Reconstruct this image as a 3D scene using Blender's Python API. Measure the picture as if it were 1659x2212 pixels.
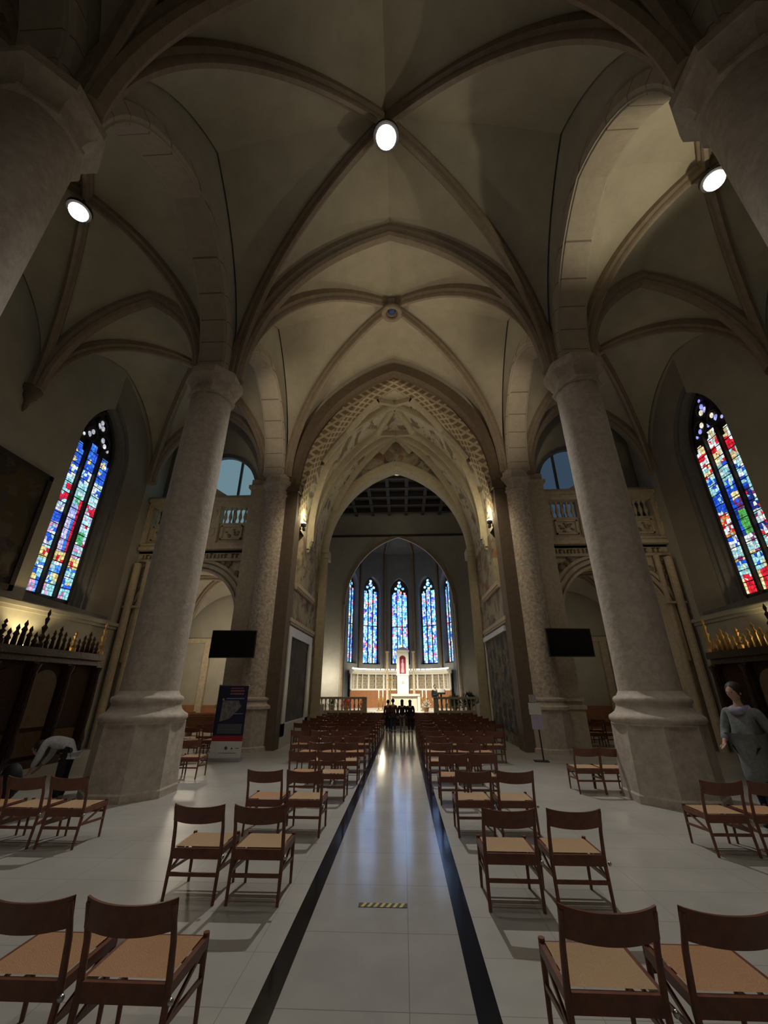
import bpy, bmesh, math, random
from math import sin, cos, pi, sqrt, radians, atan2, acos, asin, hypot
from mathutils import Vector, Matrix
random.seed(7)
for o in list(bpy.data.objects): bpy.data.objects.remove(o)
SC = bpy.context.scene
COL = SC.collection

# ------------------------------------------------------------------ camera
cam_d = bpy.data.cameras.new('camera'); cam = bpy.data.objects.new('camera', cam_d); COL.objects.link(cam)
F_PX, PITCH, YAW, CAMH = 871.0, 23.7, 2.53, 1.875
cam_d.sensor_fit = 'HORIZONTAL'; cam_d.sensor_width = 36.0; cam_d.lens = F_PX/1659*36.0
cam_d.clip_start = 0.05; cam_d.clip_end = 200
cam.location = (0, 0, CAMH)
cam.rotation_euler = (radians(90+PITCH), 0, radians(YAW))
SC.camera = cam

# ------------------------------------------------------------------ world and exposure
world = bpy.data.worlds.new('world'); SC.world = world; world.use_nodes = True
world.node_tree.nodes['Background'].inputs[0].default_value = (0.55, 0.62, 0.75, 1)
world.node_tree.nodes['Background'].inputs[1].default_value = 0.006
SC.view_settings.view_transform = 'Standard'; SC.view_settings.look = 'None'
SC.view_settings.gamma = 1; SC.view_settings.use_curve_mapping = False
SC.view_settings.exposure = 0.6
SC.cycles.adaptive_threshold = .06; SC.cycles.adaptive_min_samples = 16; SC.cycles.diffuse_bounces = 2; SC.cycles.glossy_bounces = 2; SC.cycles.max_bounces = 4

XC = -0.21          # nave axis
HS = 5.19           # nave half span, pillar centre
WX = 10.85          # aisle outer wall face, from the axis
Y0, Y1, Y2 = 3.05, 9.18, 15.25
ZC = 10.25          # springing
RIDGE = 16.9

# ------------------------------------------------------------------ lights
def light(name, kind, loc, power, color=(1, .86, .66), size=.25, target=None, spot=None, blend=.6):
    d = bpy.data.lights.new(name, kind); d.energy = power; d.color = color
    if kind in ('POINT', 'SPOT'): d.shadow_soft_size = size
    if kind == 'SPOT': d.spot_size = radians(spot); d.spot_blend = blend
    if kind == 'AREA': d.size = size
    o = bpy.data.objects.new(name, d); COL.objects.link(o); o.location = loc
    if target is not None:
        o.rotation_euler = (Vector(target)-Vector(loc)).to_track_quat('-Z', 'Y').to_euler()
    return o
NEUT = (1, .95, .86); WARM = (1, .84, .60)
# downlights hanging at the vault bosses
light('boss_lamp_light', 'SPOT', (XC, 6.1, 15.72), 230, NEUT, .25, (XC, 11.0, 0), 90, .9)
light('boss_lamp_light', 'SPOT', (XC, 0.0, 15.72), 330, NEUT, .25, (XC, 6.2, 0), 70, .9)
# spotlight under the choir vault thrown back onto the nave floor
light('choir_vault_spot', 'SPOT', (XC+.05, 16.4, 15.0), 2000, (1, .97, .92), .10, (XC, 5.4, 0), 64, .8)
for s in (-1, 1):
    light('aisle_lamp_light', 'SPOT', (XC+s*8.0, 6.1, 12.95), 80, NEUT, .2, (XC+s*8.0, 8.6, 0), 80, .9)
    # unseen floods added at capital level, thrown across the nave onto the opposite half of the vaults
    light('added_vault_flood', 'SPOT', (XC+s*4.4, 12.2, 9.6), 190, WARM, .15, (XC-s*1.6, 12.5, 16.5), 78, .8)
    light('added_vault_flood', 'SPOT', (XC+s*4.4, 7.6, 9.4), 7, WARM, .15, (XC-s*1.8, 8.4, 16.5), 70, .9)
    light('capital_flood', 'SPOT', (XC+s*4.35, 9.9, 10.6), 130, WARM, .12, (XC+s*4.0, 15.2, 13.0), 70, .9)
    light('added_column_flood', 'SPOT', (XC-s*4.0, 10.4, 9.3), 210, WARM, .12, (XC+s*5.0, 15.2, 5.6), 48, .9)  # unseen flood added to brighten the half columns
    # choir wall lamps
    light('choir_lamp_light', 'POINT', (XC+s*3.85, 16.45, 8.9), 26, (1, .86, .52), .08)
    light('choir_flood', 'SPOT', (XC+s*3.6, 15.9, 7.4), 80, WARM, .2, (XC-s*1.5, 18.6, 14.5), 110, .9)
    light('choir_flood', 'SPOT', (XC+s*2.5, 14.2, 10.4), 170, WARM, .2, (XC+s*4.2, 18.6, 3.0), 80, .9)
    # uplight on top of the carved confessional
    light('confessional_uplight', 'SPOT', (XC+s*10.3, 11.45, 3.15), 42, (1, .80, .42), .05, (XC+s*10.75, 11.7, 5), 120, .5)
    # chapel behind the gallery
    light('chapel_light', 'POINT', (XC+s*8.6, 18.8, 3.6), 75 if s < 0 else 12, (1, .86, .66), .3)
    light('gallery_light', 'SPOT', (XC+s*9.6, 11.6, 9.2), 20, WARM, .2, (XC+s*8.3, 15.8, 6.5), 90, .9)
light('aisle_flood', 'SPOT', (XC+7.9, 5.4, 9.8), 190, (1, .88, .62), .1, (XC+6.2, 5.8, 12.9), 75, .8)
light('altar_spot', 'SPOT', (XC, 23.6, 10.6), 7500, (1, .94, .76), .2, (XC, 30.0, 1.2), 46, .8)
light('apse_light', 'POINT', (XC-5.0, 28.6, 2.6), 85, (1, .90, .70), .3)
light('apse_light', 'POINT', (XC-1.4, 31.2, 2.4), 32, (1, .88, .62), .3)
light('apse_light', 'POINT', (XC+1.6, 31.2, 2.4), 32, (1, .88, .62), .3)
light('apse_light', 'POINT', (XC+5.0, 28.6, 2.6), 5, (1, .88, .66), .3)

# ------------------------------------------------------------------ helpers
class MB:
    def __init__(s): s.v = []; s.f = []
    def add(s, vs, fs):
        b = len(s.v); s.v += [tuple(v) for v in vs]; s.f += [tuple(i+b for i in f) for f in fs]; return s
    def box(s, x0, x1, y0, y1, z0, z1, M=None):
        vs = [(x0,y0,z0),(x1,y0,z0),(x1,y1,z0),(x0,y1,z0),(x0,y0,z1),(x1,y0,z1),(x1,y1,z1),(x0,y1,z1)]
        if M is not None: vs = [tuple(M @ Vector(v)) for v in vs]
        return s.add(vs, [(3,2,1,0),(4,5,6,7),(0,1,5,4),(1,2,6,5),(2,3,7,6),(3,0,4,7)])
    def bar(s, a, b, w, h=None, up=(0,0,1)):
        a = Vector(a); b = Vector(b); h = h or w
        t = (b-a).normalized(); u = Vector(up)
        if abs(t.dot(u)) > .95: u = Vector((0,1,0)) if abs(t.y) < .9 else Vector((1,0,0))
        l = t.cross(u).normalized(); u = l.cross(t)
        q = []
        for p in (a, b):
            for i, j in ((-1,-1),(1,-1),(1,1),(-1,1)): q.append(tuple(p+l*(i*w/2)+u*(j*h/2)))
        return s.add(q, [(0,1,2,3),(7,6,5,4),(0,4,5,1),(1,5,6,2),(2,6,7,3),(3,7,4,0)])
    def tube(s, pts, r, n=8, cap=True):
        pts = [Vector(p) for p in pts]; rs = r if isinstance(r, (list, tuple)) else [r]*len(pts)
        rings = []; ref = None
        for i, p in enumerate(pts):
            t = (pts[min(i+1, len(pts)-1)]-pts[max(i-1, 0)]).normalized()
            if ref is None: ref = Vector((0,0,1)) if abs(t.z) < .9 else Vector((1,0,0))
            l = t.cross(ref).normalized(); u = l.cross(t).normalized(); ref = u
            rings.append([tuple(p+l*(cos(2*pi*k/n)*rs[i])+u*(sin(2*pi*k/n)*rs[i])) for k in range(n)])
        vs = [v for g in rings for v in g]; fs = []
        for i in range(len(pts)-1):
            for k in range(n): fs.append((i*n+k, i*n+(k+1)%n, (i+1)*n+(k+1)%n, (i+1)*n+k))
        if cap: fs.append(tuple(range(n-1, -1, -1))); fs.append(tuple((len(pts)-1)*n+k for k in range(n)))
        return s.add(vs, fs)
    def lathe(s, prof, cx=0, cy=0, n=32, ph=0, M=None):
        vs = []
        for r, z in prof:
            for k in range(n):
                a = 2*pi*k/n+ph; vs.append((cx+r*cos(a), cy+r*sin(a), z))
        if M is not None: vs = [tuple(M @ Vector(v)) for v in vs]
        fs = []
        for i in range(len(prof)-1):
            for k in range(n): fs.append((i*n+k, i*n+(k+1)%n, (i+1)*n+(k+1)%n, (i+1)*n+k))
        fs.append(tuple(range(n-1, -1, -1))); fs.append(tuple((len(prof)-1)*n+k for k in range(n)))
        return s.add(vs, fs)
    def ell(s, c, r, n=12, m=8, M=None):
        prof = [(max(1e-4, sin(pi*i/m)), -cos(pi*i/m)) for i in range(m+1)]
        vs = []
        for a, z in prof:
            for k in range(n): vs.append((c[0]+r[0]*a*cos(2*pi*k/n), c[1]+r[1]*a*sin(2*pi*k/n), c[2]+r[2]*z))
        if M is not None: vs = [tuple(M @ Vector(v)) for v in vs]
        fs = [(i*n+k, i*n+(k+1)%n, (i+1)*n+(k+1)%n, (i+1)*n+k) for i in range(m) for k in range(n)]
        return s.add(vs, fs)
    def grid(s, rows):                      # rows of equal length point lists
        n = len(rows[0]); vs = [tuple(p) for r in rows for p in r]
        fs = [(i*n+k, i*n+k+1, (i+1)*n+k+1, (i+1)*n+k) for i in range(len(rows)-1) for k in range(n-1)]
        return s.add(vs, fs)
    def sweep(s, pts, prof, lat, closed=True):
        """sweep a profile of (lateral, depth) along pts lying in a plane with normal lat; depth goes to the hollow side"""
        lat = Vector(lat).normalized(); pts = [Vector(p) for p in pts]; vs = []; n = len(prof)
        for i, p in enumerate(pts):
            t = (pts[min(i+1, len(pts)-1)]-pts[max(i-1, 0)]).normalized()
            nn = lat.cross(t).normalized()
            for a, d in prof: vs.append(tuple(p+lat*a+nn*d))
        fs = []
        for i in range(len(pts)-1):
            for k in range(n if closed else n-1):
                fs.append((i*n+k, i*n+(k+1)%n, (i+1)*n+(k+1)%n, (i+1)*n+k))
        if closed: fs.append(tuple(range(n-1, -1, -1))); fs.append(tuple((len(pts)-1)*n+k for k in range(n)))
        return s.add(vs, fs)
    def extr(s, poly, f, d0, d1):
        """extrude a 2D polygon: f(u,v,d) gives the 3D point"""
        n = len(poly)
        vs = [f(u, v, d0) for u, v in poly]+[f(u, v, d1) for u, v in poly]
        fs = [tuple(range(n-1, -1, -1)), tuple(range(n, 2*n))]+[(k, (k+1)%n, (k+1)%n+n, k+n) for k in range(n)]
        return s.add(vs, fs)
    def build(s, name, mat, parent=None, smooth=None, origin=None):
        me = bpy.data.meshes.new(name)
        vs = s.v
        if origin is not None: vs = [(x-origin[0], y-origin[1], z-origin[2]) for x, y, z in vs]
        me.from_pydata(vs, [], s.f); me.validate(); 
        bm = bmesh.new(); bm.from_mesh(me); bmesh.ops.recalc_face_normals(bm, faces=bm.faces); bm.to_mesh(me); bm.free()
        if smooth:
            for p in me.polygons: p.use_smooth = True
            if smooth is not True: me.set_sharp_from_angle(angle=radians(smooth))
        o = bpy.data.objects.new(name, me); COL.objects.link(o)
        if mat: me.materials.append(mat)
        if parent: o.parent = parent
        if origin is not None: o.location = origin
        return o
def tag(o, label, cat, group=None, kind=None):
    if label: o['label'] = label
    if cat: o['category'] = cat
    if group: o['group'] = group
    if kind: o['kind'] = kind
    return o
def thing(name, label, cat, loc=(0,0,0), rz=0, group=None):
    o = bpy.data.objects.new(name, None); COL.objects.link(o); o.empty_display_size = .2
    o.location = loc; o.rotation_euler = (0, 0, rz); return tag(o, label, cat, group)
def struct(o, label=None, cat=None):
    o['kind'] = 'structure'
    if label: o['label'] = label
    if cat: o['category'] = cat
    return o
TRIM = [0]
def trim(mb, mat, label, cat='moulding', smooth=40):
    TRIM[0] += 1
    return struct(mb.build('trim_%d' % TRIM[0], mat, smooth=smooth), label, cat)
def dup(root):
    r = root.copy(); COL.objects.link(r)
    for ch in root.children:
        c = ch.copy(); COL.objects.link(c); c.parent = r
        for g in ch.children:
            d = g.copy(); COL.objects.link(d); d.parent = c
    return r

# ------------------------------------------------------------------ materials
def mat(name, color, rough=.6, bump=0, scale=6, var=.12, metal=0, c2=None, spec=.5, detail=6, emis=None, estr=0, coord='Object'):
    m = bpy.data.materials.new(name); m.use_nodes = True; nt = m.node_tree; b = nt.nodes['Principled BSDF']
    b.inputs['Roughness'].default_value = rough; b.inputs['Metallic'].default_value = metal
    b.inputs['Specular IOR Level'].default_value = spec
    tc = nt.nodes.new('ShaderNodeTexCoord'); nz = nt.nodes.new('ShaderNodeTexNoise')
    nz.inputs['Scale'].default_value = scale; nz.inputs['Detail'].default_value = detail; nz.inputs['Roughness'].default_value = .65
    nt.links.new(tc.outputs[coord], nz.inputs['Vector'])
    cr = nt.nodes.new('ShaderNodeValToRGB'); nt.links.new(nz.outputs['Fac'], cr.inputs['Fac'])
    lo = c2 if c2 else tuple(c*(1-var) for c in color); hi = tuple(min(1, c*(1+var)) for c in color)
    cr.color_ramp.elements[0].position = .32; cr.color_ramp.elements[0].color = (*lo, 1)
    cr.color_ramp.elements[1].position = .68; cr.color_ramp.elements[1].color = (*hi, 1)
    nt.links.new(cr.outputs['Color'], b.inputs['Base Color'])
    if bump:
        bp = nt.nodes.new('ShaderNodeBump'); bp.inputs['Strength'].default_value = bump; bp.inputs['Distance'].default_value = .03
        nt.links.new(nz.outputs['Fac'], bp.inputs['Height']); nt.links.new(bp.outputs['Normal'], b.inputs['Normal'])
    if emis: b.inputs['Emission Color'].default_value = (*emis, 1); b.inputs['Emission Strength'].default_value = estr
    return m
def mix_layer(m, fac_socket, color):
    nt = m.node_tree; b = nt.nodes['Principled BSDF']; l = b.inputs['Base Color'].links[0].from_socket
    mx = nt.nodes.new('ShaderNodeMix'); mx.data_type = 'RGBA'
    nt.links.new(fac_socket, mx.inputs[0]); nt.links.new(l, mx.inputs[6]); mx.inputs[7].default_value = (*color, 1)
    nt.links.new(mx.outputs[2], b.inputs['Base Color']); return mx
def mathn(nt, op, a, b=None):
    n = nt.nodes.new('ShaderNodeMath'); n.operation = op
    for i, x in enumerate((a, b)):
        if x is None: continue
        if isinstance(x, (int, float)): n.inputs[i].default_value = x
        else: nt.links.new(x, n.inputs[i])
    return n.outputs[0]
def position(nt):
    g = nt.nodes.new('ShaderNodeNewGeometry'); s = nt.nodes.new('ShaderNodeSeparateXYZ')
    nt.links.new(g.outputs['Position'], s.inputs[0]); return s.outputs
def joints(m, color, ax, period, width=.03):
    nt = m.node_tree; p = position(nt)
    fr = mathn(nt, 'FRACT', mathn(nt, 'DIVIDE', p[ax], period))
    mix_layer(m, mathn(nt, 'LESS_THAN', fr, width/period), color)

M_plaster = mat('vault_plaster', (.50, .45, .345), .85, .15, 1.6, .10)
M_wall = mat('wall_plaster', (.50, .465, .38), .85, .12, 1.3, .10)
M_rib = mat('rib_stone', (.34, .27, .20), .8, .2, 5, .14)
M_dark = mat('brown_stone_and_shade', (.17, .125, .085), .8, .2, 5, .15)
M_stone = mat('pillar_stone', (.61, .53, .44), .7, .5, 7, .10, c2=(.47, .40, .325))
M_rough = mat('pitted_stone', (.70, .61, .50), .75, 1.0, 9, .12, c2=(.36, .29, .22))
M_ashlar = mat('arch_ashlar', (.50, .43, .34), .75, .2, 5, .10); joints(M_ashlar, (.24, .19, .14), 2, .62, .03)
M_grey = mat('grey_stone_and_shade', (.20, .19, .19), .85, .2, 4, .12)  # dark tone stands for shade on the splays, plain stone on gallery frames
M_jub = mat('gallery_stone', (.58, .485, .345), .75, .3, 8, .16)
M_carve = mat('carved_stone', (.42, .34, .24), .8, 1.0, 16, .2, c2=(.12, .09, .06))
M_wallshade = mat('shade_toned_plaster', (.34, .30, .245), .85, .12, 1.3, .10)  # wall plaster darkened to carry the shade beyond the aisle windows
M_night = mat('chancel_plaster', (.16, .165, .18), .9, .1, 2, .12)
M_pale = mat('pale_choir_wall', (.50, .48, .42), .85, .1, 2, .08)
M_timber = mat('dark_timber', (.035, .028, .024), .7, .2, 9, .2)
M_white = mat('white_stone', (.74, .72, .66), .5, .1, 8, .06)
M_black = mat('black_granite', (.008, .009, .014), .16, 0, 30, .3)
M_screen = mat('screen_glass', (.004, .004, .005), .25, 0, 3, .1)
M_chair = mat('varnished_beech', (.185, .066, .036), .33, .05, 9, .25)
M_cane = mat('woven_seat', (.62, .40, .21), .7, .5, 160, .12, detail=2)
M_cane2 = mat('woven_seat_orange', (.62, .33, .16), .7, .5, 160, .12, detail=2)
M_kneel = mat('grey_kneeler_pad', (.07, .075, .07), .65, .1, 20, .1)
M_metal = mat('steel_fitting', (.55, .55, .56), .3, 0, 5, .05, metal=1)
M_wood = mat('carved_dark_oak', (.05, .022, .013), .45, .6, 14, .35)
M_gilt = mat('gilded_carving', (.62, .38, .12), .4, .3, 9, .2, metal=.6)
M_leaf = mat('plant_leaves', (.03, .06, .025), .6, 0, 9, .4)
M_red = mat('red_bracts', (.65, .03, .04), .6, 0, 9, .2)
M_skin = mat('skin', (.55, .33, .24), .6, 0, 6, .05)
M_brass = mat('brass', (.75, .55, .22), .3, 0, 6, .1, metal=1)
M_wax = mat('candle_wax', (.85, .80, .66), .5, 0, 6, .03)
M_carpet = mat('dark_red_carpet', (.06, .018, .018), .9, .2, 40, .2)
M_warmwood = mat('warm_wood', (.28, .12, .05), .45, .1, 8, .2)
def emit(name, color, strength):
    m = bpy.data.materials.new(name); m.use_nodes = True; nt = m.node_tree; nt.nodes.clear()
    e = nt.nodes.new('ShaderNodeEmission'); e.inputs[0].default_value = (*color, 1); e.inputs[1].default_value = strength
    o = nt.nodes.new('ShaderNodeOutputMaterial'); nt.links.new(e.outputs[0], o.inputs[0]); return m
M_lamp = emit('lamp_glow', (1, .97, .90), 3.5)
M_bulb = emit('warm_strip_glow', (1, .88, .60), 6)
M_uplamp = emit('uplight_glow', (1, .82, .45), 12)
def glassmat(name, strength):
    m = bpy.data.materials.new(name); m.use_nodes = True; nt = m.node_tree; nt.nodes.clear()
    a = nt.nodes.new('ShaderNodeAttribute'); a.attribute_name = 'Col'
    e = nt.nodes.new('ShaderNodeEmission'); e.inputs[1].default_value = strength
    tc = nt.nodes.new('ShaderNodeTexCoord'); vo = nt.nodes.new('ShaderNodeTexVoronoi'); vo.inputs['Scale'].default_value = 9
    nt.links.new(tc.outputs['Object'], vo.inputs['Vector'])
    mul = mathn(nt, 'ADD', mathn(nt, 'MULTIPLY', vo.outputs['Distance'], -.9), 1.25)
    mx = nt.nodes.new('ShaderNodeVectorMath'); mx.operation = 'SCALE'
    nt.links.new(a.outputs['Color'], mx.inputs[0]); nt.links.new(mul, mx.inputs[3])
    nt.links.new(mx.outputs[0], e.inputs[0])
    o = nt.nodes.new('ShaderNodeOutputMaterial'); nt.links.new(e.outputs[0], o.inputs[0]); return m
M_glass = glassmat('stained_glass', 1.0)
M_glass_apse = glassmat('stained_glass_apse', 2.1)
M_teal = emit('dim_daylight_pane', (.10, .17, .20), .9)
M_teal2 = emit('blue_daylight_pane', (.028, .048, .075), .8)

# polished floor
def floormat(name, base, rough, tile):
    m = mat(name, base, rough, 0, 1.1, .10); nt = m.node_tree; b = nt.nodes['Principled BSDF']; p = position(nt)
    fx = mathn(nt, 'LESS_THAN', mathn(nt, 'FRACT', mathn(nt, 'DIVIDE', p[0], tile[0])), .006/tile[0])
    fy = mathn(nt, 'LESS_THAN', mathn(nt, 'FRACT', mathn(nt, 'DIVIDE', p[1], tile[1])), .008/tile[1])
    mix_layer(m, mathn(nt, 'MAXIMUM', fx, fy), tuple(c*.6 for c in base))
    nz = nt.nodes.new('ShaderNodeTexNoise'); nz.inputs['Scale'].default_value = .9; nz.inputs['Detail'].default_value = 5
    mr = nt.nodes.new('ShaderNodeMapRange'); mr.inputs[3].default_value = rough*.75; mr.inputs[4].default_value = rough*1.35
    g = nt.nodes.new('ShaderNodeNewGeometry'); nt.links.new(g.outputs['Position'], nz.inputs['Vector'])
    nt.links.new(nz.outputs['Fac'], mr.inputs[0]); nt.links.new(mr.outputs[0], b.inputs['Roughness'])
    return m
M_floor = floormat('polished_limestone', (.47, .45, .41), .34, (1.2, .6))
M_aisle = floormat('polished_aisle_stone', (.46, .44, .41), .13, (1.42, .9))

# painted fresco on the choir walls and vault
def fresco(name, base, fig, scale, thr=.52, fig2=(.30, .12, .06)):
    m = mat(name, base, .85, .1, 2.2, .1); nt = m.node_tree
    g = nt.nodes.new('ShaderNodeNewGeometry')
    for k, (sc, th, colr) in enumerate(((scale, thr, fig), (scale*1.7, thr+.08, fig2), (scale*2.6, thr+.09, (.07, .06, .07)))):
        nz = nt.nodes.new('ShaderNodeTexNoise'); nz.noise_dimensions = '4D'; nz.inputs['W'].default_value = k*3.1
        nz.inputs['Scale'].default_value = sc; nz.inputs['Detail'].default_value = 3; nz.inputs['Distortion'].default_value = .8
        nt.links.new(g.outputs['Position'], nz.inputs['Vector'])
        mr = nt.nodes.new('ShaderNodeMapRange'); mr.inputs[1].default_value = th; mr.inputs[2].default_value = th+.06
        mr.inputs[4].default_value = .8; nt.links.new(nz.outputs['Fac'], mr.inputs[0])
        mix_layer(m, mr.outputs[0], colr)
    return m
M_fresco = fresco('fresco_wall', (.40, .35, .25), (.20, .16, .11), .9, .50)
M_vaultpaint = fresco('painted_vault', (.58, .53, .42), (.17, .12, .08), 1.1, .54)
M_painting = fresco('dark_painting', (.05, .04, .03), (.10, .07, .03), 1.2, .48, (.12, .10, .08))
M_tapestry = fresco('tapestry_cloth', (.15, .14, .10), (.045, .05, .045), 1.3, .45, (.26, .20, .12))
def lattice(name):
    m = mat(name, (.50, .42, .29), .85, .1, 3, .08); nt = m.node_tree; p = position(nt)
    u = mathn(nt, 'MULTIPLY', p[2], 1.0); w = mathn(nt, 'ADD', mathn(nt, 'MULTIPLY', p[1], 1.0), mathn(nt, 'MULTIPLY', mathn(nt, 'ABSOLUTE', mathn(nt, 'ADD', p[0], -XC)), .7))
    a = mathn(nt, 'ABSOLUTE', mathn(nt, 'SUBTRACT', mathn(nt, 'FRACT', mathn(nt, 'MULTIPLY', mathn(nt, 'ADD', u, w), 2.3)), .5))
    c = mathn(nt, 'ABSOLUTE', mathn(nt, 'SUBTRACT', mathn(nt, 'FRACT', mathn(nt, 'MULTIPLY', mathn(nt, 'SUBTRACT', u, w), 2.3)), .5))
    mix_layer(m, mathn(nt, 'LESS_THAN', mathn(nt, 'MAXIMUM', a, c), .33), (.22, .155, .09))
    return m
M_lattice = lattice('lattice_painting')

# ------------------------------------------------------------------ arches and vaults
def arc(a, h, t):
    """point of a half arch: horizontal run a, rise h"""
    if h >= a*.999:
        R = (a*a+h*h)/(2*a); th = acos(max(-1, 1-a/R))*t; return R*(1-cos(th)), R*sin(th)
    th = pi/2*t; return a*(1-cos(th)), h*sin(th)
def half(P, Q, n=20):
    P = Vector(P); Q = Vector(Q); d = Q-P; h = d.z; d.z = 0; a = d.length; d = d/a
    r = []
    for i in range(n+1):
        x, z = arc(a, h, i/n); r.append(P+d*x+Vector((0, 0, z)))
    return r
def full(P, Q, A, n=20):
    """arch from P over apex A to Q"""
    return half(P, A, n)+half(Q, A, n)[::-1][1:]
def web(corners, boss, apex, name, m, label):
    mb = MB(); n = 20
    for i in range(4):
        A, B = corners[i], corners[(i+1)%4]; ap = apex[i]
        if ap is None: continue
        for P in (A, B):
            e = half(P, ap, n); d = half(P, boss, n); rows = []
            for k in range(n+1):
                row = []
                for j in range(9):
                    w = j/8; q = e[k].lerp(d[k], w); q.z += .22*4*w*(1-w)*sin(pi*min(1, k/n*1.2)*.5)
                    row.append(q)
                rows.append(row)
            mb.grid(rows)
    o = mb.build(name, m, smooth=50); struct(o, label, 'vault'); return o
RIBP = [(-.17,-.12),(.17,-.12),(.17,.08),(.10,.16),(.10,.24),(.05,.31),(-.05,.31),(-.10,.24),(-.10,.16),(-.17,.08)]
RIBW = [(-.25,-.12),(.25,-.12),(.25,.10),(.17,.19),(.17,.28),(.09,.36),(-.09,.36),(-.17,.28),(-.17,.19),(-.25,.10)]
def scaled(p, s): return [(a*s, b*s) for a, b in p]
def rib(P, Q, A, prof, label, m=None):
    pts = full(P, Q, A, 22) if Q is not None else half(P, A, 22)
    d = Vector(A)-Vector(P); d.z = 0; lat = Vector((d.y, -d.x, 0)).normalized()
    # depth must point to the hollow side
    mb = MB(); t = pts[1]-pts[0]; nn = lat.cross(t)
    if nn.dot(d) < 0: lat = -lat
    mb.sweep(pts, prof, lat)
    return trim(mb, m or M_rib, label, 'rib')
NX = HS-.45     # web edge at the nave side
def V(x, y, z): return Vector((XC+x, y, z))
bays = [(-3.05, Y0, 'over the photographer'), (Y0, Y1, 'with the hanging lamp'), (Y1, Y2, 'before the painted chancel arch')]
for bi, (ya, yb, wh) in enumerate(bays):
    ym = (ya+yb)/2
    c = [V(-NX, ya, ZC), V(NX, ya, ZC), V(NX, yb, ZC), V(-NX, yb, ZC)]; boss = V(0, ym, RIDGE)
    ap = [V(0, ya, RIDGE), V(NX, ym, 15.7), V(0, yb, RIDGE), V(-NX, ym, 15.7)]
    web(c, boss, ap, 'ceiling', M_plaster, 'plastered nave vault bay '+wh)
    for i, side in ((0, 'near left'), (1, 'near right'), (2, 'far right'), (3, 'far left')):
        if bi == 0 and i < 2: continue
        rib(c[i], None, boss, RIBP, 'diagonal stone rib from the %s pillar, nave bay %s' % (side, wh))
    for s in (-1, 1):
        side = 'left' if s < 0 else 'right'
        xi, xo = s*(HS+.45), s*(WX-.05); xm = s*8.0; zr = 13.95
        c = [V(xi, ya, ZC), V(xo, ya, ZC-.1), V(xo, yb, ZC-.1), V(xi, yb, ZC)]; boss = V(xm, ym, zr)
        ap = [V(xm, ya, zr), V(xo, ym, 13.7), V(xm, yb, zr), V(xi, ym, 13.85)]
        web(c, boss, ap, 'ceiling', M_plaster, 'plastered %s aisle vault bay %s' % (side, wh))
        for i in range(4):
            if bi == 0 and i < 2: continue
            rib(c[i], None, boss, scaled(RIBP, .8), 'slender diagonal rib %d of the %s aisle vault, bay %s' % (i+1, side, wh))
        rib(c[3], c[2], ap[2], scaled(RIBW, .85), 'pointed transverse rib of the %s aisle at the far end of the bay %s' % (side, wh))
for y, wh in ((Y0, 'above the photographer'), (Y1, 'between the two great pillars')):
    rib(V(-NX, y, ZC), V(NX, y, ZC), V(0, y, RIDGE), RIBW, 'pointed transverse nave rib '+wh)

# arcade walls with pointed openings between the pillars
def pointed(halfw, z0, rise, n=14):
    """2D outline (u,z) of a pointed opening from left spring over apex to right spring"""
    L = [(-halfw+arc(halfw, rise, i/n)[0], z0+arc(halfw, rise, i/n)[1]) for i in range(n+1)]
    return L+[(-u, z) for u, z in L[::-1][1:]]
def arch_wall(f, u0, u1, ztop, outline, d0, d1, zbot=None, mb=None):
    """wall from u0 to u1 up to ztop with the pointed opening removed; f(u,z,d)"""
    mb = mb or MB(); z0 = outline[0][1]; zb = zbot if zbot is not None else z0
    n = len(outline)
    def quad(a, b):  # column between outline points
        pts = [(a[0], a[1]), (b[0], b[1]), (b[0], ztop), (a[0], ztop)]
        mb.extr(pts, f, d0, d1)
    for i in range(n-1): quad(outline[i], outline[i+1])
    for a, b in ((u0, outline[0][0]), (outline[-1][0], u1)):
        if b-a > 1e-4: mb.extr([(a, zb), (b, zb), (b, ztop), (a, ztop)], f, d0, d1)
    return mb
for s in (-1, 1):
    side = 'left' if s < 0 else 'right'
    for (ya, yb, wh) in bays:
        ym = (ya+yb)/2; ol = pointed(2.62, 10.25, 3.4)
        xa, xb = XC+s*(HS-.45), XC+s*(HS+.45)
        f = lambda u, z, d: (d, ym+u, z)
        mb = arch_wall(f, -3.06, 3.06, 17.0, ol, xa+s*.05, xb-s*.05)
        struct(mb.build('wall_arcade_'+side, M_wall), 'plastered wall over the %s arcade arch, bay %s' % (side, wh), 'wall')
        mb = MB(); pts = [Vector((XC+s*HS, ym+u, z)) for u, z in ol]
        pr = [(-.45,-.30),(.45,-.30),(.45,-.10),(.34,.03),(-.34,.03),(-.45,-.10)]
        mb.sweep(pts, pr, (-1, 0, 0))
        trim(mb, M_ashlar, 'coursed ashlar pointed arch of the %s arcade, bay %s' % (side, wh), 'arch', 30)

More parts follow.
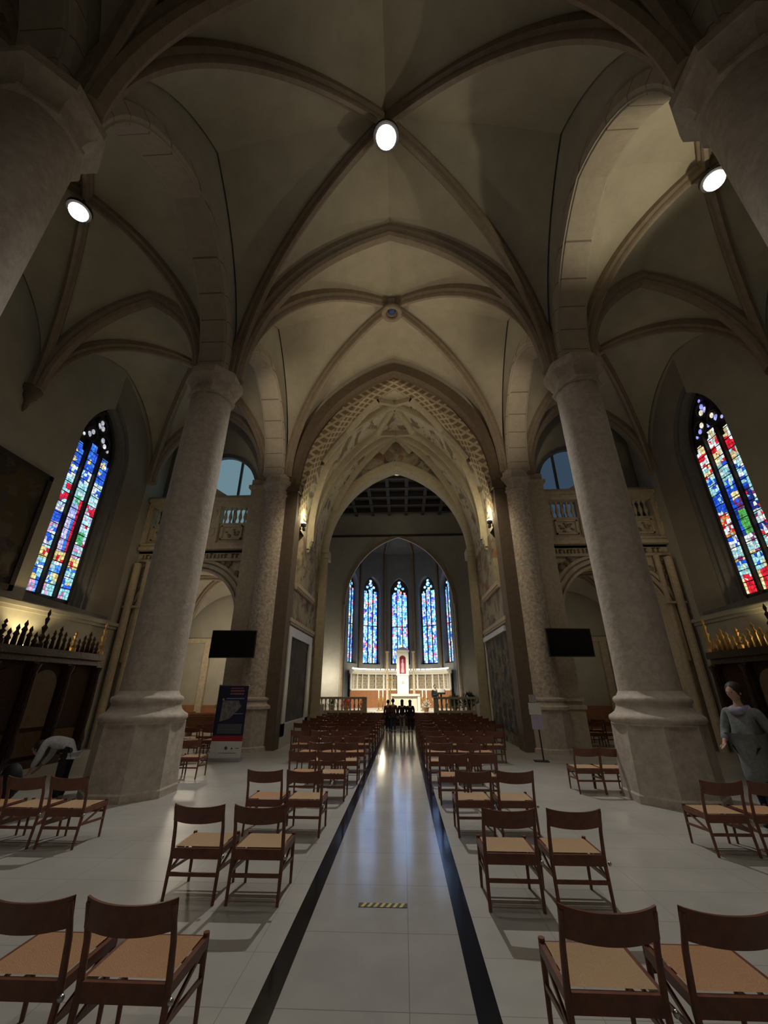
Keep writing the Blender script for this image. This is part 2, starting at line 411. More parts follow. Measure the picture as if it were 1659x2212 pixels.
# ------------------------------------------------------------------ pillars
def oct_(r): return r/cos(pi/8)
def pillar(x, y, label, rs=.56, group='great round stone pillars of the nave'):
    t = thing('stone_pillar', label, 'pillar', (x, y, 0), 0, group)
    p = MB().lathe([(oct_(.80), 0), (oct_(.80), .12), (oct_(.78), .15), (oct_(.75), 1.22), (oct_(.75), 1.27)], n=8, ph=pi/8).build('plinth', M_stone, t)
    pr = [(oct_(.75), 1.25), (.80, 1.28), (.835, 1.33), (.82, 1.39), (.75, 1.43), (.70, 1.47), (.665, 1.54), (.66, 1.60), (.69, 1.64), (.695, 1.69), (.67, 1.73), (rs+.05, 1.76), (rs+.01, 1.84)]
    MB().lathe(pr, n=48).build('base_moulding', M_stone, t, 50)
    MB().lathe([(rs+.01, 1.82), (rs, 2.4), (rs, 5.5), (rs-.015, 9.45)], n=48).build('shaft', M_rough if rs < .5 else M_stone, t, 50)
    MB().lathe([(rs-.01, 9.42), (rs+.07, 9.46), (rs+.08, 9.52), (rs+.03, 9.57), (rs+.01, 9.62), (rs+.05, 9.8), (oct_(rs+.12), 9.95), (oct_(rs+.17), 9.98), (oct_(rs+.17), 10.16), (oct_(rs+.12), 10.2), (oct_(rs+.1), 10.28)], n=8, ph=pi/8).build('capital', M_stone, t, 35)
    return t
for s, side in ((-1, 'left'), (1, 'right')):
    pillar(XC+s*(HS+.0), Y1, 'massive round stone pillar on octagonal plinth, %s side of the nave front' % side)
    pillar(XC+s*HS, Y0, 'round stone pillar beside the photographer, %s side, mostly out of frame' % side)
    # engaged column of the chancel arch
    t = thing('engaged_column', 'pitted round half column with moulded base against the chancel arch, %s side' % side, 'column', (XC+s*5.05, Y2+.1, 0), 0, 'engaged columns of the chancel arch')
    MB().lathe([(oct_(.66), 0), (oct_(.64), .12), (oct_(.60), .15), (oct_(.60), 1.22)], n=8, ph=pi/8).build('plinth', M_stone, t)
    MB().lathe([(.62, 1.22), (.70, 1.26), (.70, 1.34), (.60, 1.40), (.56, 1.48), (.62, 1.53), (.62, 1.58), (.50, 1.62)], n=32).build('base_moulding', M_stone, t, 50)
    MB().lathe([(.48, 1.6), (.47, 9.3)], n=40).build('shaft', M_rough, t, 50)
    MB().lathe([(.47, 9.28), (.53, 9.32), (.53, 9.38), (.48, 9.43), (.50, 9.6), (.60, 9.8), (.64, 9.83), (.64, 10.0), (.56, 10.05), (.54, 10.3)], n=8, ph=pi/8).build('capital', M_stone, t, 35)
    # flat pier behind it, towards the gallery
    mb = MB(); x0, x1 = XC+s*4.75, XC+s*6.25
    mb.box(min(x0,x1), max(x0,x1), Y2+.15, Y2+.95, 0, 10.3)
    mb.box(min(x0,x1)-.05, max(x0,x1)+.05, Y2+.08, Y2+.95, 0, 1.25)
    mb.box(min(x0,x1)-.1, max(x0,x1)+.1, Y2+.03, Y2+.95, 1.25, 1.38); mb.box(min(x0,x1)-.06, max(x0,x1)+.06, Y2+.07, Y2+.95, 1.5, 1.6)
    mb.box(min(x0,x1)-.08, max(x0,x1)+.08, Y2+.05, Y2+.95, 9.85, 10.0)
    struct(mb.build('wall_pier_'+side, M_jub), 'square ashlar pier behind the %s half column' % side, 'pier')

# ------------------------------------------------------------------ chancel arch wall (Y2)
CW = 4.12    # opening half width
f_y = lambda u, z, d: (XC+u, d, z)
ol = pointed(CW, 9.9, 6.0, 24)
mb = arch_wall(f_y, -HS-.2, HS+.2, 18, pointed(CW+.42, 9.9, 6.55, 24), Y2+.02, Y2+.9)
struct(mb.build('wall_chancel', M_wall), 'plaster wall filling the vault above the chancel arch', 'wall')
pts = [Vector((XC+u, Y2+.0, z)) for u, z in ol]
mb = MB().sweep(pts, [(-.06,-.62),(.75,-.62),(.75,-.02),(.10,-.02),(.02,-.10),(-.06,-.14)], (0, 1, 0))
for s in (-1, 1):
    a, b = XC+s*CW, XC+s*(CW+.62)
    mb.box(min(a,b), max(a,b), Y2-.06, Y2+.7, 0, 9.9)
    mb.box(min(a,b)-.08, max(a,b)+.08, Y2-.14, Y2+.7, 9.55, 9.9)
trim(mb, M_dark, 'outer moulding and jambs of the pointed chancel arch, coloured dark for shade', 'arch')  # brown tone carries the shade of an arch face lit from behind

# ------------------------------------------------------------------ choir between the two arches
CY0, CY1 = Y2+.6, 21.2
CH = 4.22; CZ0, CR = 8.3, 7.65
def S(y, w):      # choir vault surface, w in -1..1, 0 = ridge
    x, z = arc(CH, CR, 1-abs(w)); u = (CH-x)*(1 if w > 0 else -1)
    return Vector((XC+u, y, CZ0+z))
def Sn(y, w, d):
    e = .01; a = S(y, max(-1, min(1, w+e)))-S(y, max(-1, min(1, w-e))); n = Vector((a.z, 0, -a.x)).normalized()
    if n.z > 0: n = -n
    if abs(w) < .02: n = Vector((0, 0, -1))
    return S(y, w)+n*d
rows = [[S(CY0+.5+(CY1-CY0-.5)*j/10, -1+2*i/48) for j in range(11)] for i in range(49)]
struct(MB().grid(rows).build('ceiling_choir', M_vaultpaint, smooth=60), 'painted pointed vault of the choir with dark red and brown figures', 'vault')
# lattice painted arch band
mb = MB(); n = 48; ring = []
for i in range(n+1):
    w = -1+2*i/n; a = Sn(CY0-.3, w, -.35); b = Sn(CY0-.3, w, .10); c_ = Sn(CY0+.55, w, .06); d_ = Sn(CY0+.55, w, -.35); ring.append([a, b, c_, d_])
mb.grid(ring); trim(mb, M_lattice, 'band of painted lattice ornament around the choir vault edge', 'painted band', 60)
NODE = {'A': (17.55, 0), 'B': (20.3, 0), 'N0l': (CY0+.5, -.13), 'N0r': (CY0+.5, .13), 'Sl': (19.1, -.15), 'Sr': (19.1, .15), 'Fl': (CY1, -.13), 'Fr': (CY1, .13),
        'Kl': (18.0, -1), 'Kr': (18.0, 1), 'Gl': (CY0+.5, -.62), 'Gr': (CY0+.5, .62), 'Hl': (CY1, -.66), 'Hr': (CY1, .66)}
def netrib(a, b, label):
    (ya, wa), (yb, wb) = NODE[a], NODE[b]; mb = MB(); pr = [(-.16, -.05), (.16, -.05), (.16, .12), (.07, .28), (-.07, .28), (-.16, .12)]; n = 26; vs = []
    P = []
    for i in range(n+1):
        t = i/n; P.append((ya+(yb-ya)*t, wa+(wb-wa)*t))
    for i, (y, w) in enumerate(P):
        q = Sn(y, w, 0); nn = (Sn(y, w, 1)-q).normalized()
        q2 = Sn(*P[min(i+1, n)], 0)-Sn(*P[max(i-1, 0)], 0); l = q2.cross(nn).normalized()
        for u, d in pr: vs.append(tuple(q+l*u+nn*d))
    k = len(pr); fs = [(i*k+j, i*k+(j+1)%k, (i+1)*k+(j+1)%k, (i+1)*k+j) for i in range(n) for j in range(k)]
    mb.add(vs, fs); trim(mb, M_rib2, label, 'rib')
M_rib2 = mat('choir_rib_stone', (.50, .44, .32), .8, .2, 5, .12)
for a, b in (('A','N0l'),('A','N0r'),('A','Sl'),('A','Sr'),('B','Sl'),('B','Sr'),('B','Fl'),('B','Fr'),('A','Gl'),('A','Gr'),('Sl','Kl'),('Sr','Kr'),('B','Kl'),('B','Kr'),('B','Hl'),('B','Hr'),('N0l','Kl'),('N0r','Kr')):
    netrib(a, b, 'net rib of the painted choir vault, from node %s to %s' % (a, b) if 0 else 'moulded net rib crossing the painted choir vault')
for s, side in ((-1, 'left'), (1, 'right')):
    x = XC+s*CH
    f = lambda u, z, d: (d, u, z)
    # fresco wall with tall niche above a ledge
    mb = MB(); xs = (x, x+s*.5)
    a, b = min(xs), max(xs)
    mb.box(a, b, CY0, CY1+.1, 0, 5.9); mb.box(a, b, CY0, 16.25, 5.9, 9.0); mb.box(a, b, 17.15, CY1+.1, 5.9, 9.0)
    a2, b2 = sorted((x+s*.42, x+s*.6)); mb.box(a2, b2, 16.2, 17.2, 5.8, 9.4)
    a3, b3 = sorted((x-s*.02, x+s*.5)); mb.box(a3, b3, 16.2, 17.2, 8.9, 9.4)
    struct(mb.build('wall_choir_'+side, M_fresco), 'faded fresco wall of the choir, %s side' % side, 'wall')
    mb = MB(); a, b = sorted((x+s*.02, x-s*.16))
    mb.box(a, b, CY0+.5, 19.6, 5.75, 5.92); mb.box(a+.04, b-.04, CY0+.5, 19.6, 5.66, 5.75)
    a, b = sorted((x+s*.02, x-s*.1)); mb.box(a, b, CY0, 16.9, 8.9, 9.05); mb.box(a, b, CY0, 16.9, 9.2, 9.45)
    trim(mb, M_jub, 'projecting stone ledge and cornice on the %s choir wall' % side)
    mb = MB(); a, b = sorted((x+s*.02, x-s*.14)); mb.box(a, b, 15.75, 20.3, 4.28, 4.42); mb.box(a+.03, b-.03, 15.85, 20.2, 4.20, 4.28)
    trim(mb, M_jub, 'thin stone cornice over the %s choir panel' % side)
    # corbel of the net ribs
    mb = MB(); M = Matrix.Translation((x-s*.02, 18.0, 0))
    mb.lathe([(.05, 7.75), (.12, 7.85), (.12, 8.0), (.17, 8.05), (.17, 8.15), (.24, 8.3), (.24, 8.42)], n=8, M=M)
    trim(mb, M_rib2, 'small moulded corbel carrying the %s choir ribs' % side, 'corbel')
    mb = MB(); M = Matrix.Translation((x-s*.05, CY0+.2, 0))
    mb.tube([(x-s*.05, 17.9, 8.3), (x-s*.05, 17.9, 7.9)], .09)
    trim(mb, M_rib2, 'short colonnette stub on the %s choir wall' % side, 'corbel')
# framed panels on the choir walls: white frame left, tapestry right
t = thing('framed_panel', 'tall dark painting in a wide white stone frame, left choir wall', 'painting', (XC-CH+.02, 17.9, 0))
mb = MB(); mb.box(0, .12, -2.15, -1.75, .35, 4.1); mb.box(0, .12, 1.45, 2.0, .2, 4.1); mb.box(0, .12, -1.75, 1.45, 3.75, 4.1); mb.box(0, .12, -2.15, 2.0, .0, .75)
mb.build('frame', M_white, t)
MB().box(0, .05, -1.75, 1.45, .7, 3.8).build('canvas', M_painting, t)
t = thing('tapestry', 'large green-brown tapestry hanging on the right choir wall', 'tapestry', (XC+CH-.02, 18.1, 0))
mb = MB(); n = 24; mb.grid([[(-.05-.03*sin(i*1.3)*(1-j/12*.2), -2.0+4.0*i/n, .45+3.35*j/12) for j in range(13)] for i in range(n+1)])
mb.build('cloth', M_tapestry, t, True)
MB().box(-.1, 0, 2.02, 2.12, .4, 3.9).build('white_border', M_white, t)
MB().box(-.14, 0, -2.1, 2.2, 3.9, 4.1).build('white_pelmet', M_white, t)
# choir wall lamps
for s, side in ((-1, 'left'), (1, 'right')):
    t = thing('wall_floodlight', 'small bright floodlight on the %s choir wall below the cornice' % side, 'lamp', (XC+s*(CH-.16), 16.35, 8.55))
    MB().box(-.05, .05, -.04, .16, -.28, -.16).build('bracket', M_timber, t)
    MB().lathe([(.05, -.16), (.11, -.1), (.11, .0)], n=16).build('housing', M_timber, t, 40)
    MB().ell((0, 0, .02), (.10, .10, .07)).build('bulb', M_lamp if s < 0 else M_uplamp, t, True)

# ------------------------------------------------------------------ inner arch (CY1) and chancel beyond
IW = 3.93
mb = arch_wall(f_y, -6.0, 6.0, 17.5, pointed(IW+.3, 8.8, 5.7, 20), CY1+.02, CY1+.75, zbot=0)
mb2 = MB()
struct(mb.build('wall_inner_arch', M_fresco), 'frescoed wall around the inner pointed arch of the choir', 'wall')
pts = [Vector((XC+u, CY1, z)) for u, z in pointed(IW, 8.8, 5.25, 22)]
mb = MB().sweep(pts, [(-.05,-.5),(.8,-.5),(.8,-.02),(.30,.02),(.05,.02),(-.05,-.10)], (0, 1, 0))
for s in (-1, 1):
    a, b = sorted((XC+s*IW, XC+s*(IW+.5))); mb.box(a, b, CY1-.05, CY1+.8, 0, 8.85)
    a, b = sorted((XC+s*(IW-.14), XC+s*(IW+.5))); mb.box(a, b, CY1-.2, CY1+.8, 8.72, 8.95); mb.box(a+.05*(s<0), b-.05*(s>0), CY1-.12, CY1+.8, 8.45, 8.72)
    mb.tube([(XC+s*IW, CY1+.1, 0), (XC+s*IW, CY1+.1, 8.5)], .13, 12)
    mb.box(a-.05, b+.05, CY1-.15, CY1+.8, 0, 1.2)
trim(mb, M_rib2, 'inner pointed stone arch of the choir with capitals and jamb shafts', 'arch')
AY = 30.0
for s, side in ((-1, 'left'), (1, 'right')):
    a, b = sorted((XC+s*6.0, XC+s*6.4))
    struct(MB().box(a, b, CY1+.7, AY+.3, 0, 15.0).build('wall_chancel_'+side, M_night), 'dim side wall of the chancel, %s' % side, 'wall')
mb = arch_wall(f_y, -6.2, 6.2, 15.2, pointed(4.15, 7.6, 5.4, 20), AY, AY+.6, zbot=0)
struct(mb.build('wall_apse_front', M_pale), 'pale plaster wall around the apse arch', 'wall')
pts = [Vector((XC+u, AY, z)) for u, z in pointed(4.15, 7.6, 5.4, 20)]
mb = MB().sweep(pts, [(-.12,-.05),(.1,-.05),(.1,.18),(-.12,.18)], (0, 1, 0))
for s in (-1, 1): mb.tube([(XC+s*4.1, AY-.05, 0), (XC+s*4.1, AY-.05, 7.6)], .13, 12)
trim(mb, M_rib, 'thin round moulding outlining the apse arch', 'arch')
# timber ceiling with deep square coffers
t = struct(MB().box(XC-6.1, XC+6.1, CY1+.7, AY+.1, 15.05, 15.2).build('ceiling_chancel', M_timber), 'dark timber ceiling of the chancel', 'ceiling')
mb = MB()
for i in range(10): mb.box(XC-6+12*i/9-.12, XC-6+12*i/9+.12, CY1+.8, AY, 14.7, 15.06)
for j in range(7): y = CY1+1.1+8.4*j/6; mb.box(XC-6, XC+6, y-.12, y+.12, 14.66, 15.06)
M_beam = mat('worn_timber_beam', (.045, .038, .034), .7, .2, 9, .2)
mb.build('beam_grid', M_beam, t)
mb = MB().box(XC-6, XC+6, AY-.15, AY, 12.9, 13.05); trim(mb, M_beam, 'horizontal timber wall plate high above the apse arch', 'beam')
o = MB().lathe([(.02, 0), (.28, .02), (.28, .06)], n=20).build('ceiling_downlight', emit('faint_glow', (1, .85, .6), .35), origin=None); o.location = (XC+.05, 22.9, 14.62)
tag(o, 'small round downlight in the dark chancel ceiling', 'lamp')

# ------------------------------------------------------------------ apse
AR = 4.35
def ap_pt(k): a = radians(-90+36*k); return (XC+4.0*sin(a), AY+.9+3.45*cos(a))
corners_ = [ap_pt(k) for k in range(6)]
glassc = [(.05,.16,.85),(.08,.30,.95),(.15,.50,1.0),(.30,.65,1.0),(.04,.08,.6),(.25,.85,.95),(.55,.8,1.0),(.75,.85,1.0),(.8,.08,.12),(.9,.25,.35),(.75,.35,.75),(.95,.8,.35),(.35,.15,.8),(.2,.6,.6)]
def add_glass(name, cells, frame_fn, m, parent):
    """cells: list of (poly uv, colour)"""
    me = bpy.data.meshes.new(name); vs = []; fs = []; cols = []
    for poly, c in cells:
        b = len(vs); vs += [frame_fn(u, v, 0) for u, v in poly]; fs.append(tuple(range(b, b+len(poly)))); cols.append((c, len(poly)))
    me.from_pydata(vs, [], fs); at = me.color_attributes.new('Col', 'FLOAT_COLOR', 'CORNER'); i = 0
    for c, n in cols:
        for _ in range(n): at.data[i].color = (*c, 1); i += 1
    me.materials.append(m); o = bpy.data.objects.new(name, me); COL.objects.link(o); o.parent = parent; return o
def lancet_cells(u0, u1, v0, v1, nu, nv, colf, head=True, rnd=random, jit=.28, gap=.07):
    """grid of irregular panes in a lancet with a pointed head; colf(uu,vv)"""
    w = u1-u0; du = w/nu; dv = (v1-v0)/nv; P = {}
    for i in range(nu+1):
        for j in range(nv+1):
            ju = 0 if i in (0, nu) else rnd.uniform(-jit, jit)*du; jv = 0 if j in (0, nv) else rnd.uniform(-jit, jit)*dv
            P[i, j] = (u0+i*du+ju, v0+j*dv+jv)
    out = []; hh = w*.9; uc = (u0+u1)/2
    for i in range(nu):
        for j in range(nv):
            q = [P[i, j], P[i+1, j], P[i+1, j+1], P[i, j+1]]; cu = sum(p[0] for p in q)/4; cv = sum(p[1] for p in q)/4
            if head and cv > v1-hh:
                k = (cv-(v1-hh))/hh
                if abs(cu-uc) > w/2*sqrt(max(0, 1-k**1.6)): continue
            g = gap
            q = [(cu+(a-cu)*(1-g), cv+(b-cv)*(1-g)) for a, b in q]
            r = rnd.random(); uu = (cu-u0)/w; vv = (cv-v0)/(v1-v0)
            if r < .3:
                out.append(([q[0], q[1], q[2]], colf(uu, vv))); out.append(([q[0], q[2], q[3]], colf(uu+.05, vv)))
            else: out.append((q, colf(uu, vv)))
    return out
def blob(c, r, n=8):
    return [(c[0]+r[0]*cos(2*pi*k/n), c[1]+r[1]*sin(2*pi*k/n)) for k in range(n)]
wz0, wz1 = 3.75, 10.35; ww = 1.3
WN = [0]
def new_window(label):
    WN[0] += 1; e = bpy.data.objects.new('window_%d' % WN[0], None); COL.objects.link(e); return struct(e, label, 'window')
placew = ['leftmost', 'second from the left', 'central', 'second from the right', 'rightmost']
mbw = MB()
for k in range(5):
    A = Vector((*corners_[k], 0)); B = Vector((*corners_[k+1], 0)); mid = (A+B)/2; d = (B-A).normalized(); out = Vector((d.y, -d.x, 0))
    if out.dot(mid-Vector((XC, AY+.55, 0))) < 0: out = -out
    L = (B-A).length; fr = lambda u, v, dd, mid=mid, d=d, out=out: tuple(mid+d*u+out*dd+Vector((0, 0, v)))
    # wall with window opening and splay
    arch_wall(fr, -L/2-.1, L/2+.1, 12.8, pointed(ww/2+.12, 9.5, 1.15, 8), 0, .5, zbot=0, mb=mbw)
    mbw.extr([(-ww/2-.12, 0), (ww/2+.12, 0), (ww/2+.12, wz0-.1), (-ww/2-.12, wz0-.1)], fr, 0, .5)
    e = new_window('tall blue stained glass lancet window in the apse, %s of five' % placew[k])
    mb = MB(); pol = [(-ww/2-.1, wz0-.1)]+[(u, z) for u, z in pointed(ww/2+.1, 9.5, 1.1, 8)]+[(ww/2+.1, wz0-.1)]
    mb.extr(pol, fr, .40, .46)
    for q in (-1, 1): mb.extr([(q*ww/6-.03, wz0), (q*ww/6+.03, wz0), (q*ww/6+.03, 9.4), (q*ww/6-.03, 9.4)], fr, .28, .42)
    mb.extr([(-ww/2, 6.55), (ww/2, 6.55), (ww/2, 6.61), (-ww/2, 6.61)], fr, .3, .42)
    mb.build('frame', M_timber, e)
    rnd = random.Random(50+k); cells = []
    bias = [(.35, .1), (.1, .35), (.15, .2), (.25, .1), (.3, .05)][k]
    def cf(u, v, k=k, rnd=rnd):
        r = rnd.random(); band = sin(v*23+k*2)+sin(v*51+u*5)
        if band > 1.1 and r < .55: c = rnd.choice(glassc[8:12])
        elif r < .10: c = rnd.choice(glassc[8:14])
        elif r < .55: c = rnd.choice(glassc[0:4])
        else: c = rnd.choice(glassc[2:8])
        g = rnd.uniform(.55, 1.15)*(.55 if k in (0, 4) and r > .5 else 1)
        return tuple(x*g for x in c)
    for q in (-1, 0, 1):
        c0 = q*ww/3; top = 9.75 if q == 0 else 9.45
        cells += lancet_cells(c0-ww/6+.03, c0+ww/6-.03, wz0, top, 3, 30, cf, True, rnd, .33, .09)
    for c in ((0, 10.02), (-.3, 9.78), (.3, 9.78), (0, 10.33)):
        r_ = .19 if c[1] == 10.02 else .12
        for w_ in range(6):
            a0, a1 = 2*pi*w_/6, 2*pi*(w_+1)/6
            cells.append(([c, (c[0]+r_*cos(a0+.05), c[1]+r_*sin(a0+.05)), (c[0]+r_*cos(a1-.05), c[1]+r_*sin(a1-.05))], rnd.choice(glassc[1:8])))
    add_glass('glass', cells, lambda u, v, dd, fr=fr: fr(u, v, .36), M_glass_apse, e)
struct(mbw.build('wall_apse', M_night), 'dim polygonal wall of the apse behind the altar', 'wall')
mb = MB(); top = (XC, AY+.5, 14.4)
for k in range(5):
    A = Vector((*corners_[k], 12.8)); B = Vector((*corners_[k+1], 12.8)); rows = []
    for i in range(9):
        t_ = i/8; z = 12.8+1.6*sin(t_*pi/2); r = cos(t_*pi/2)
        rows.append([Vector((XC+(p.x-XC)*r, AY+.5+(p.y-AY-.5)*r, z)) for p in (A, A.lerp(B, .5), B)])
    mb.grid(rows)
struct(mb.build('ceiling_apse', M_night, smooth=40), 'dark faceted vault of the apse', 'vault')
mb = MB()
for k in range(1, 5):
    p = corners_[k]; mb.tube([(XC+(p[0]-XC)*.97, AY+.5+(p[1]-AY-.5)*.97, 0), (XC+(p[0]-XC)*.97, AY+.5+(p[1]-AY-.5)*.97, 12.8), (XC+(p[0]-XC)*.6, AY+.5+(p[1]-AY-.5)*.6, 14.0), top], .09, 8)
trim(mb, M_dark, 'slender wall shafts and ribs of the apse', 'rib')

# chancel floor podium and steps
pod = MB().box(XC-6, XC+6, 26.4, AY+5.2, 0, .6).build('floor_podium', M_floor); struct(pod, 'raised stone floor of the chancel', 'floor')
mb = MB()
for i in range(3): mb.box(XC-1.9, XC+1.9, 25.3+.36*i, 26.45, 0, .2*(i+1)-.01)
tag(mb.build('altar_steps', M_carpet), 'dark red carpeted steps leading up to the altar', 'steps')

# semicircular screen behind the altar with lit cornice
t = thing('apse_screen', 'curved white lattice screen with a row of lights on its cornice behind the altar', 'screen', (0, 0, 0))
R = 3.5; scy = AY+.95
def cp(a, r, z): return (XC+r*sin(a), scy+.84*r*cos(a), z)
A0 = radians(88)
def curved(r0, r1, z0, z1, mb=None, n=40):
    mb = mb or MB(); prev = None
    for i in range(n):
        a, b = -A0+2*A0*i/n, -A0+2*A0*(i+1)/n
        vs = [cp(a, r0, z0), cp(b, r0, z0), cp(b, r1, z0), cp(a, r1, z0), cp(a, r0, z1), cp(b, r0, z1), cp(b, r1, z1), cp(a, r1, z1)]
        mb.add(vs, [(3,2,1,0),(4,5,6,7),(0,1,5,4),(1,2,6,5),(2,3,7,6),(3,0,4,7)])
    return mb
curved(R-.18, R+.15, 3.05, 3.2, curved(R-.1, R+.15, 2.9, 3.05)).build('cornice', M_white, t)
curved(R-.02, R+.08, 1.78, 1.9).build('lower_rail', M_white, t)
curved(R, R+.08, .6, 1.8).build('wood_dado', M_warmwood, t)
curved(R+.10, R+.12, 1.88, 2.95).build('back_panel', M_dark, t)
for i in range(17):
    a = -A0+2*A0*i/16; ww_ = .07 if i % 2 == 0 else .035
    MB().box(-ww_, ww_, -.04, .06, 1.85, 2.95, Matrix.Translation((XC+R*sin(a), scy+.84*R*cos(a), 0)) @ Matrix.Rotation(-a, 4, 'Z')).build('mullion', M_white, t)
mb = MB()
for i in range(16):
    a0 = -A0+2*A0*i/16+.03; a1 = -A0+2*A0*(i+1)/16-.03
    for q in range(-3, 6):
        for sg in (1, -1):
            pts_ = []
            for e_ in (0, 1):
                f0 = q/5; u0, u1 = f0, f0+.5
                lo, hi = max(0, u0), min(1, u1)
                if hi <= lo: break
                uu = lo if e_ == 0 else hi; zz = (uu-u0)/(u1-u0)
                if sg < 0: zz = 1-zz
                aa = a0+(a1-a0)*uu; pts_.append(cp(aa, R+.03, 1.92+.98*zz))
            if len(pts_) == 2: mb.bar(pts_[0], pts_[1], .018)
mb.build('lattice', M_jub, t)
for i in range(26):
    a = -A0+2*A0*(i+.5)/26
    MB().box(-.14, .14, -.04, .04, -.03, .05, Matrix.Translation(cp(a, R-.08, 3.25)) @ Matrix.Rotation(-a, 4, 'Z')).build('light_tube', M_bulb, t)
# posts either side of the tabernacle
for s in (-1, 1):
    o = MB().box(-.09, .09, -.09, .09, 0, 3.9).box(-.13, .13, -.13, .13, 3.9, 4.0).build('stone_post', M_jub); o.location = (XC+s*1.02, 33.6, .6)
    tag(o, 'slim pale stone post %s of the tabernacle tower' % ('left' if s < 0 else 'right'), 'post', 'stone posts beside the tabernacle')
# tabernacle
t = thing('tabernacle_tower', 'white stone tower with an arched niche holding a pink figure, behind the altar', 'tabernacle', (XC+.18, 33.0, .6))
MB().box(-.42, .42, -.3, .3, 0, 2.2).box(-.48, .48, -.34, .34, 2.2, 2.32).build('pedestal', M_white, t)
mb = arch_wall(lambda u, z, d: (u, d, z), -.46, .46, 3.95, [(-.24, 3.2)]+[(-.24*cos(pi*i/10), 3.4+.24*sin(pi*i/10)) for i in range(11)]+[(.24, 3.2)], -.3, .2, zbot=2.32)
mb.box(-.46, .46, .1, .25, 2.3, 3.9)
mb.lathe([(.5, 3.9), (.52, 4.0), (.40, 4.12), (.15, 4.25)], n=16); mb.build('niche_housing', M_white, t, 30)
MB().box(-.26, .26, .02, .1, 2.32, 3.7).build('niche_lining', mat('rose_lining', (.50, .06, .10), .7), t)
MB().lathe([(.13, 2.35), (.15, 2.5), (.11, 2.8), (.13, 3.05), (.06, 3.14), (.08, 3.24), (.07, 3.34), (.01, 3.4)], cx=0, cy=-.08, n=14).build('figure', mat('pink_robe', (.75, .42, .50), .6), t, True)
MB().lathe([(.10, 0), (.10, .04)], n=16, M=Matrix.Translation((0, -.31, 1.75)) @ Matrix.Rotation(radians(90), 4, 'X')).build('roundel', M_jub, t)
# altar
t = thing('altar', 'white stone altar table covered with a pale cloth', 'altar', (XC+.28, 28.9, .6))
MB().box(-.98, .98, -.42, .42, .86, .98).build('altar_top', M_white, t)
MB().box(-.80, .80, -.34, .34, 0, .86).build('altar_block', mat('altar_stone', (.66, .62, .50), .6), t)
MB().box(-.99, -.82, -.40, .40, 0, .86).box(.82, .99, -.40, .40, 0, .86).build('end_slab', M_white, t)
def candlestick(x, y, h, label, candle=.45, group='candlesticks beside the altar'):
    t = thing('candlestick', label, 'candlestick', (x, y, .6), 0, group)
    MB().lathe([(.13, 0), (.13, .03), (.05, .07), (.025, .2), (.05, h*.4), (.022, h*.5), (.03, h*.85), (.09, h*.95), (.09, h)], n=14).build('stand', M_brass, t, 40)
    MB().lathe([(.035, h), (.035, h+candle), (.01, h+candle+.03)], n=10).build('candle', M_wax, t, 40)
for i, (x, y, h) in enumerate(((-1.38, 28.3, .75), (-1.12, 28.5, .8))): candlestick(XC+x, y, h, ('left' if i == 0 else 'right')+' one of the two brass candlesticks left of the altar')
for i, (x, y, h) in enumerate(((1.42, 28.5, .8), (1.66, 28.3, .75))): candlestick(XC+x, y, h, ('left' if i == 0 else 'right')+' one of the two brass candlesticks right of the altar')
t = thing('processional_cross', 'tall gilded twisted crucifix standing left of the altar', 'cross', (XC-.62, 28.1, .6))
mb = MB().lathe([(.16, 0), (.16, .05), (.05, .1), (.03, .2)]+[(.03+.02*(i % 2), .25+i*.1) for i in range(12)]+[(.02, 1.5)], n=12)
mb.build('staff', M_gilt, t, 40)
MB().box(-.03, .03, -.02, .02, 1.45, 2.05).box(-.24, .24, -.02, .02, 1.78, 1.84).build('crucifix', M_gilt, t)
# balustrades
def balustrade(x0, x1, y, label):
    t = thing('balustrade', label, 'balustrade', ((x0+x1)/2, y, 0)); w = (x1-x0)/2
    MB().box(-w, w, -.14, .14, 0, .68).build('base_wall', M_jub, t)
    MB().box(-w, w, -.15, .15, 1.33, 1.45).build('handrail', M_jub, t); MB().box(-w, w, -.13, .13, .68, .74).build('bottom_rail', M_jub, t)
    for q in (-1, 1): MB().box(q*w-.12*q-.12, q*w-.12*q+.12, -.15, .15, .7, 1.36).build('end_pier', M_jub, t)
    n = int((x1-x0)/.24)
    for i in range(1, n):
        MB().lathe([(.05, .74), (.05, .78), (.035, .82), (.07, .95), (.06, 1.02), (.03, 1.14), (.045, 1.26), (.05, 1.33)], cx=-w+2*w*i/n, n=10).build('baluster', M_jub, t, 40)
balustrade(XC-5.6, XC-1.95, 26.1, 'stone balustrade left of the altar steps')
balustrade(XC+1.95, XC+5.6, 26.1, 'stone balustrade right of the altar steps')
# plants
def bush(name, x, y, z, r, label, m, n=160, seed=1, pot=True):
    rnd = random.Random(seed); t = thing(name, label, 'plant', (x, y, z), 0); mb = MB()
    for i in range(n):
        th = rnd.uniform(0, 2*pi); ph = rnd.uniform(-.2, 1.4); rr = r*rnd.uniform(.4, 1)
        c = Vector((cos(th)*cos(ph)*rr, sin(th)*cos(ph)*rr, .3+sin(ph)*rr*1.1)); d = c.normalized(); s_ = Vector((-d.y, d.x, 0.1)).normalized(); L = r*.28
        mb.add([c-s_*L*.3, c+d*L*.5+s_*0+Vector((0,0,L*.2)), c+s_*L*.3, c-d*L*.3], [(0, 1, 2, 3)])
    mb.build('foliage', m, t)
    mb = MB()
    for i in range(7):
        th = i*.9; mb.tube([(0, 0, .2), (cos(th)*r*.5, sin(th)*r*.5, .3+r*.6)], .012, 5)
    mb.build('stems', M_timber, t)
    MB().lathe([(.12, 0), (.17, .26), (.15, .28)], n=14).build('pot', M_warmwood, t, 40)
    return t
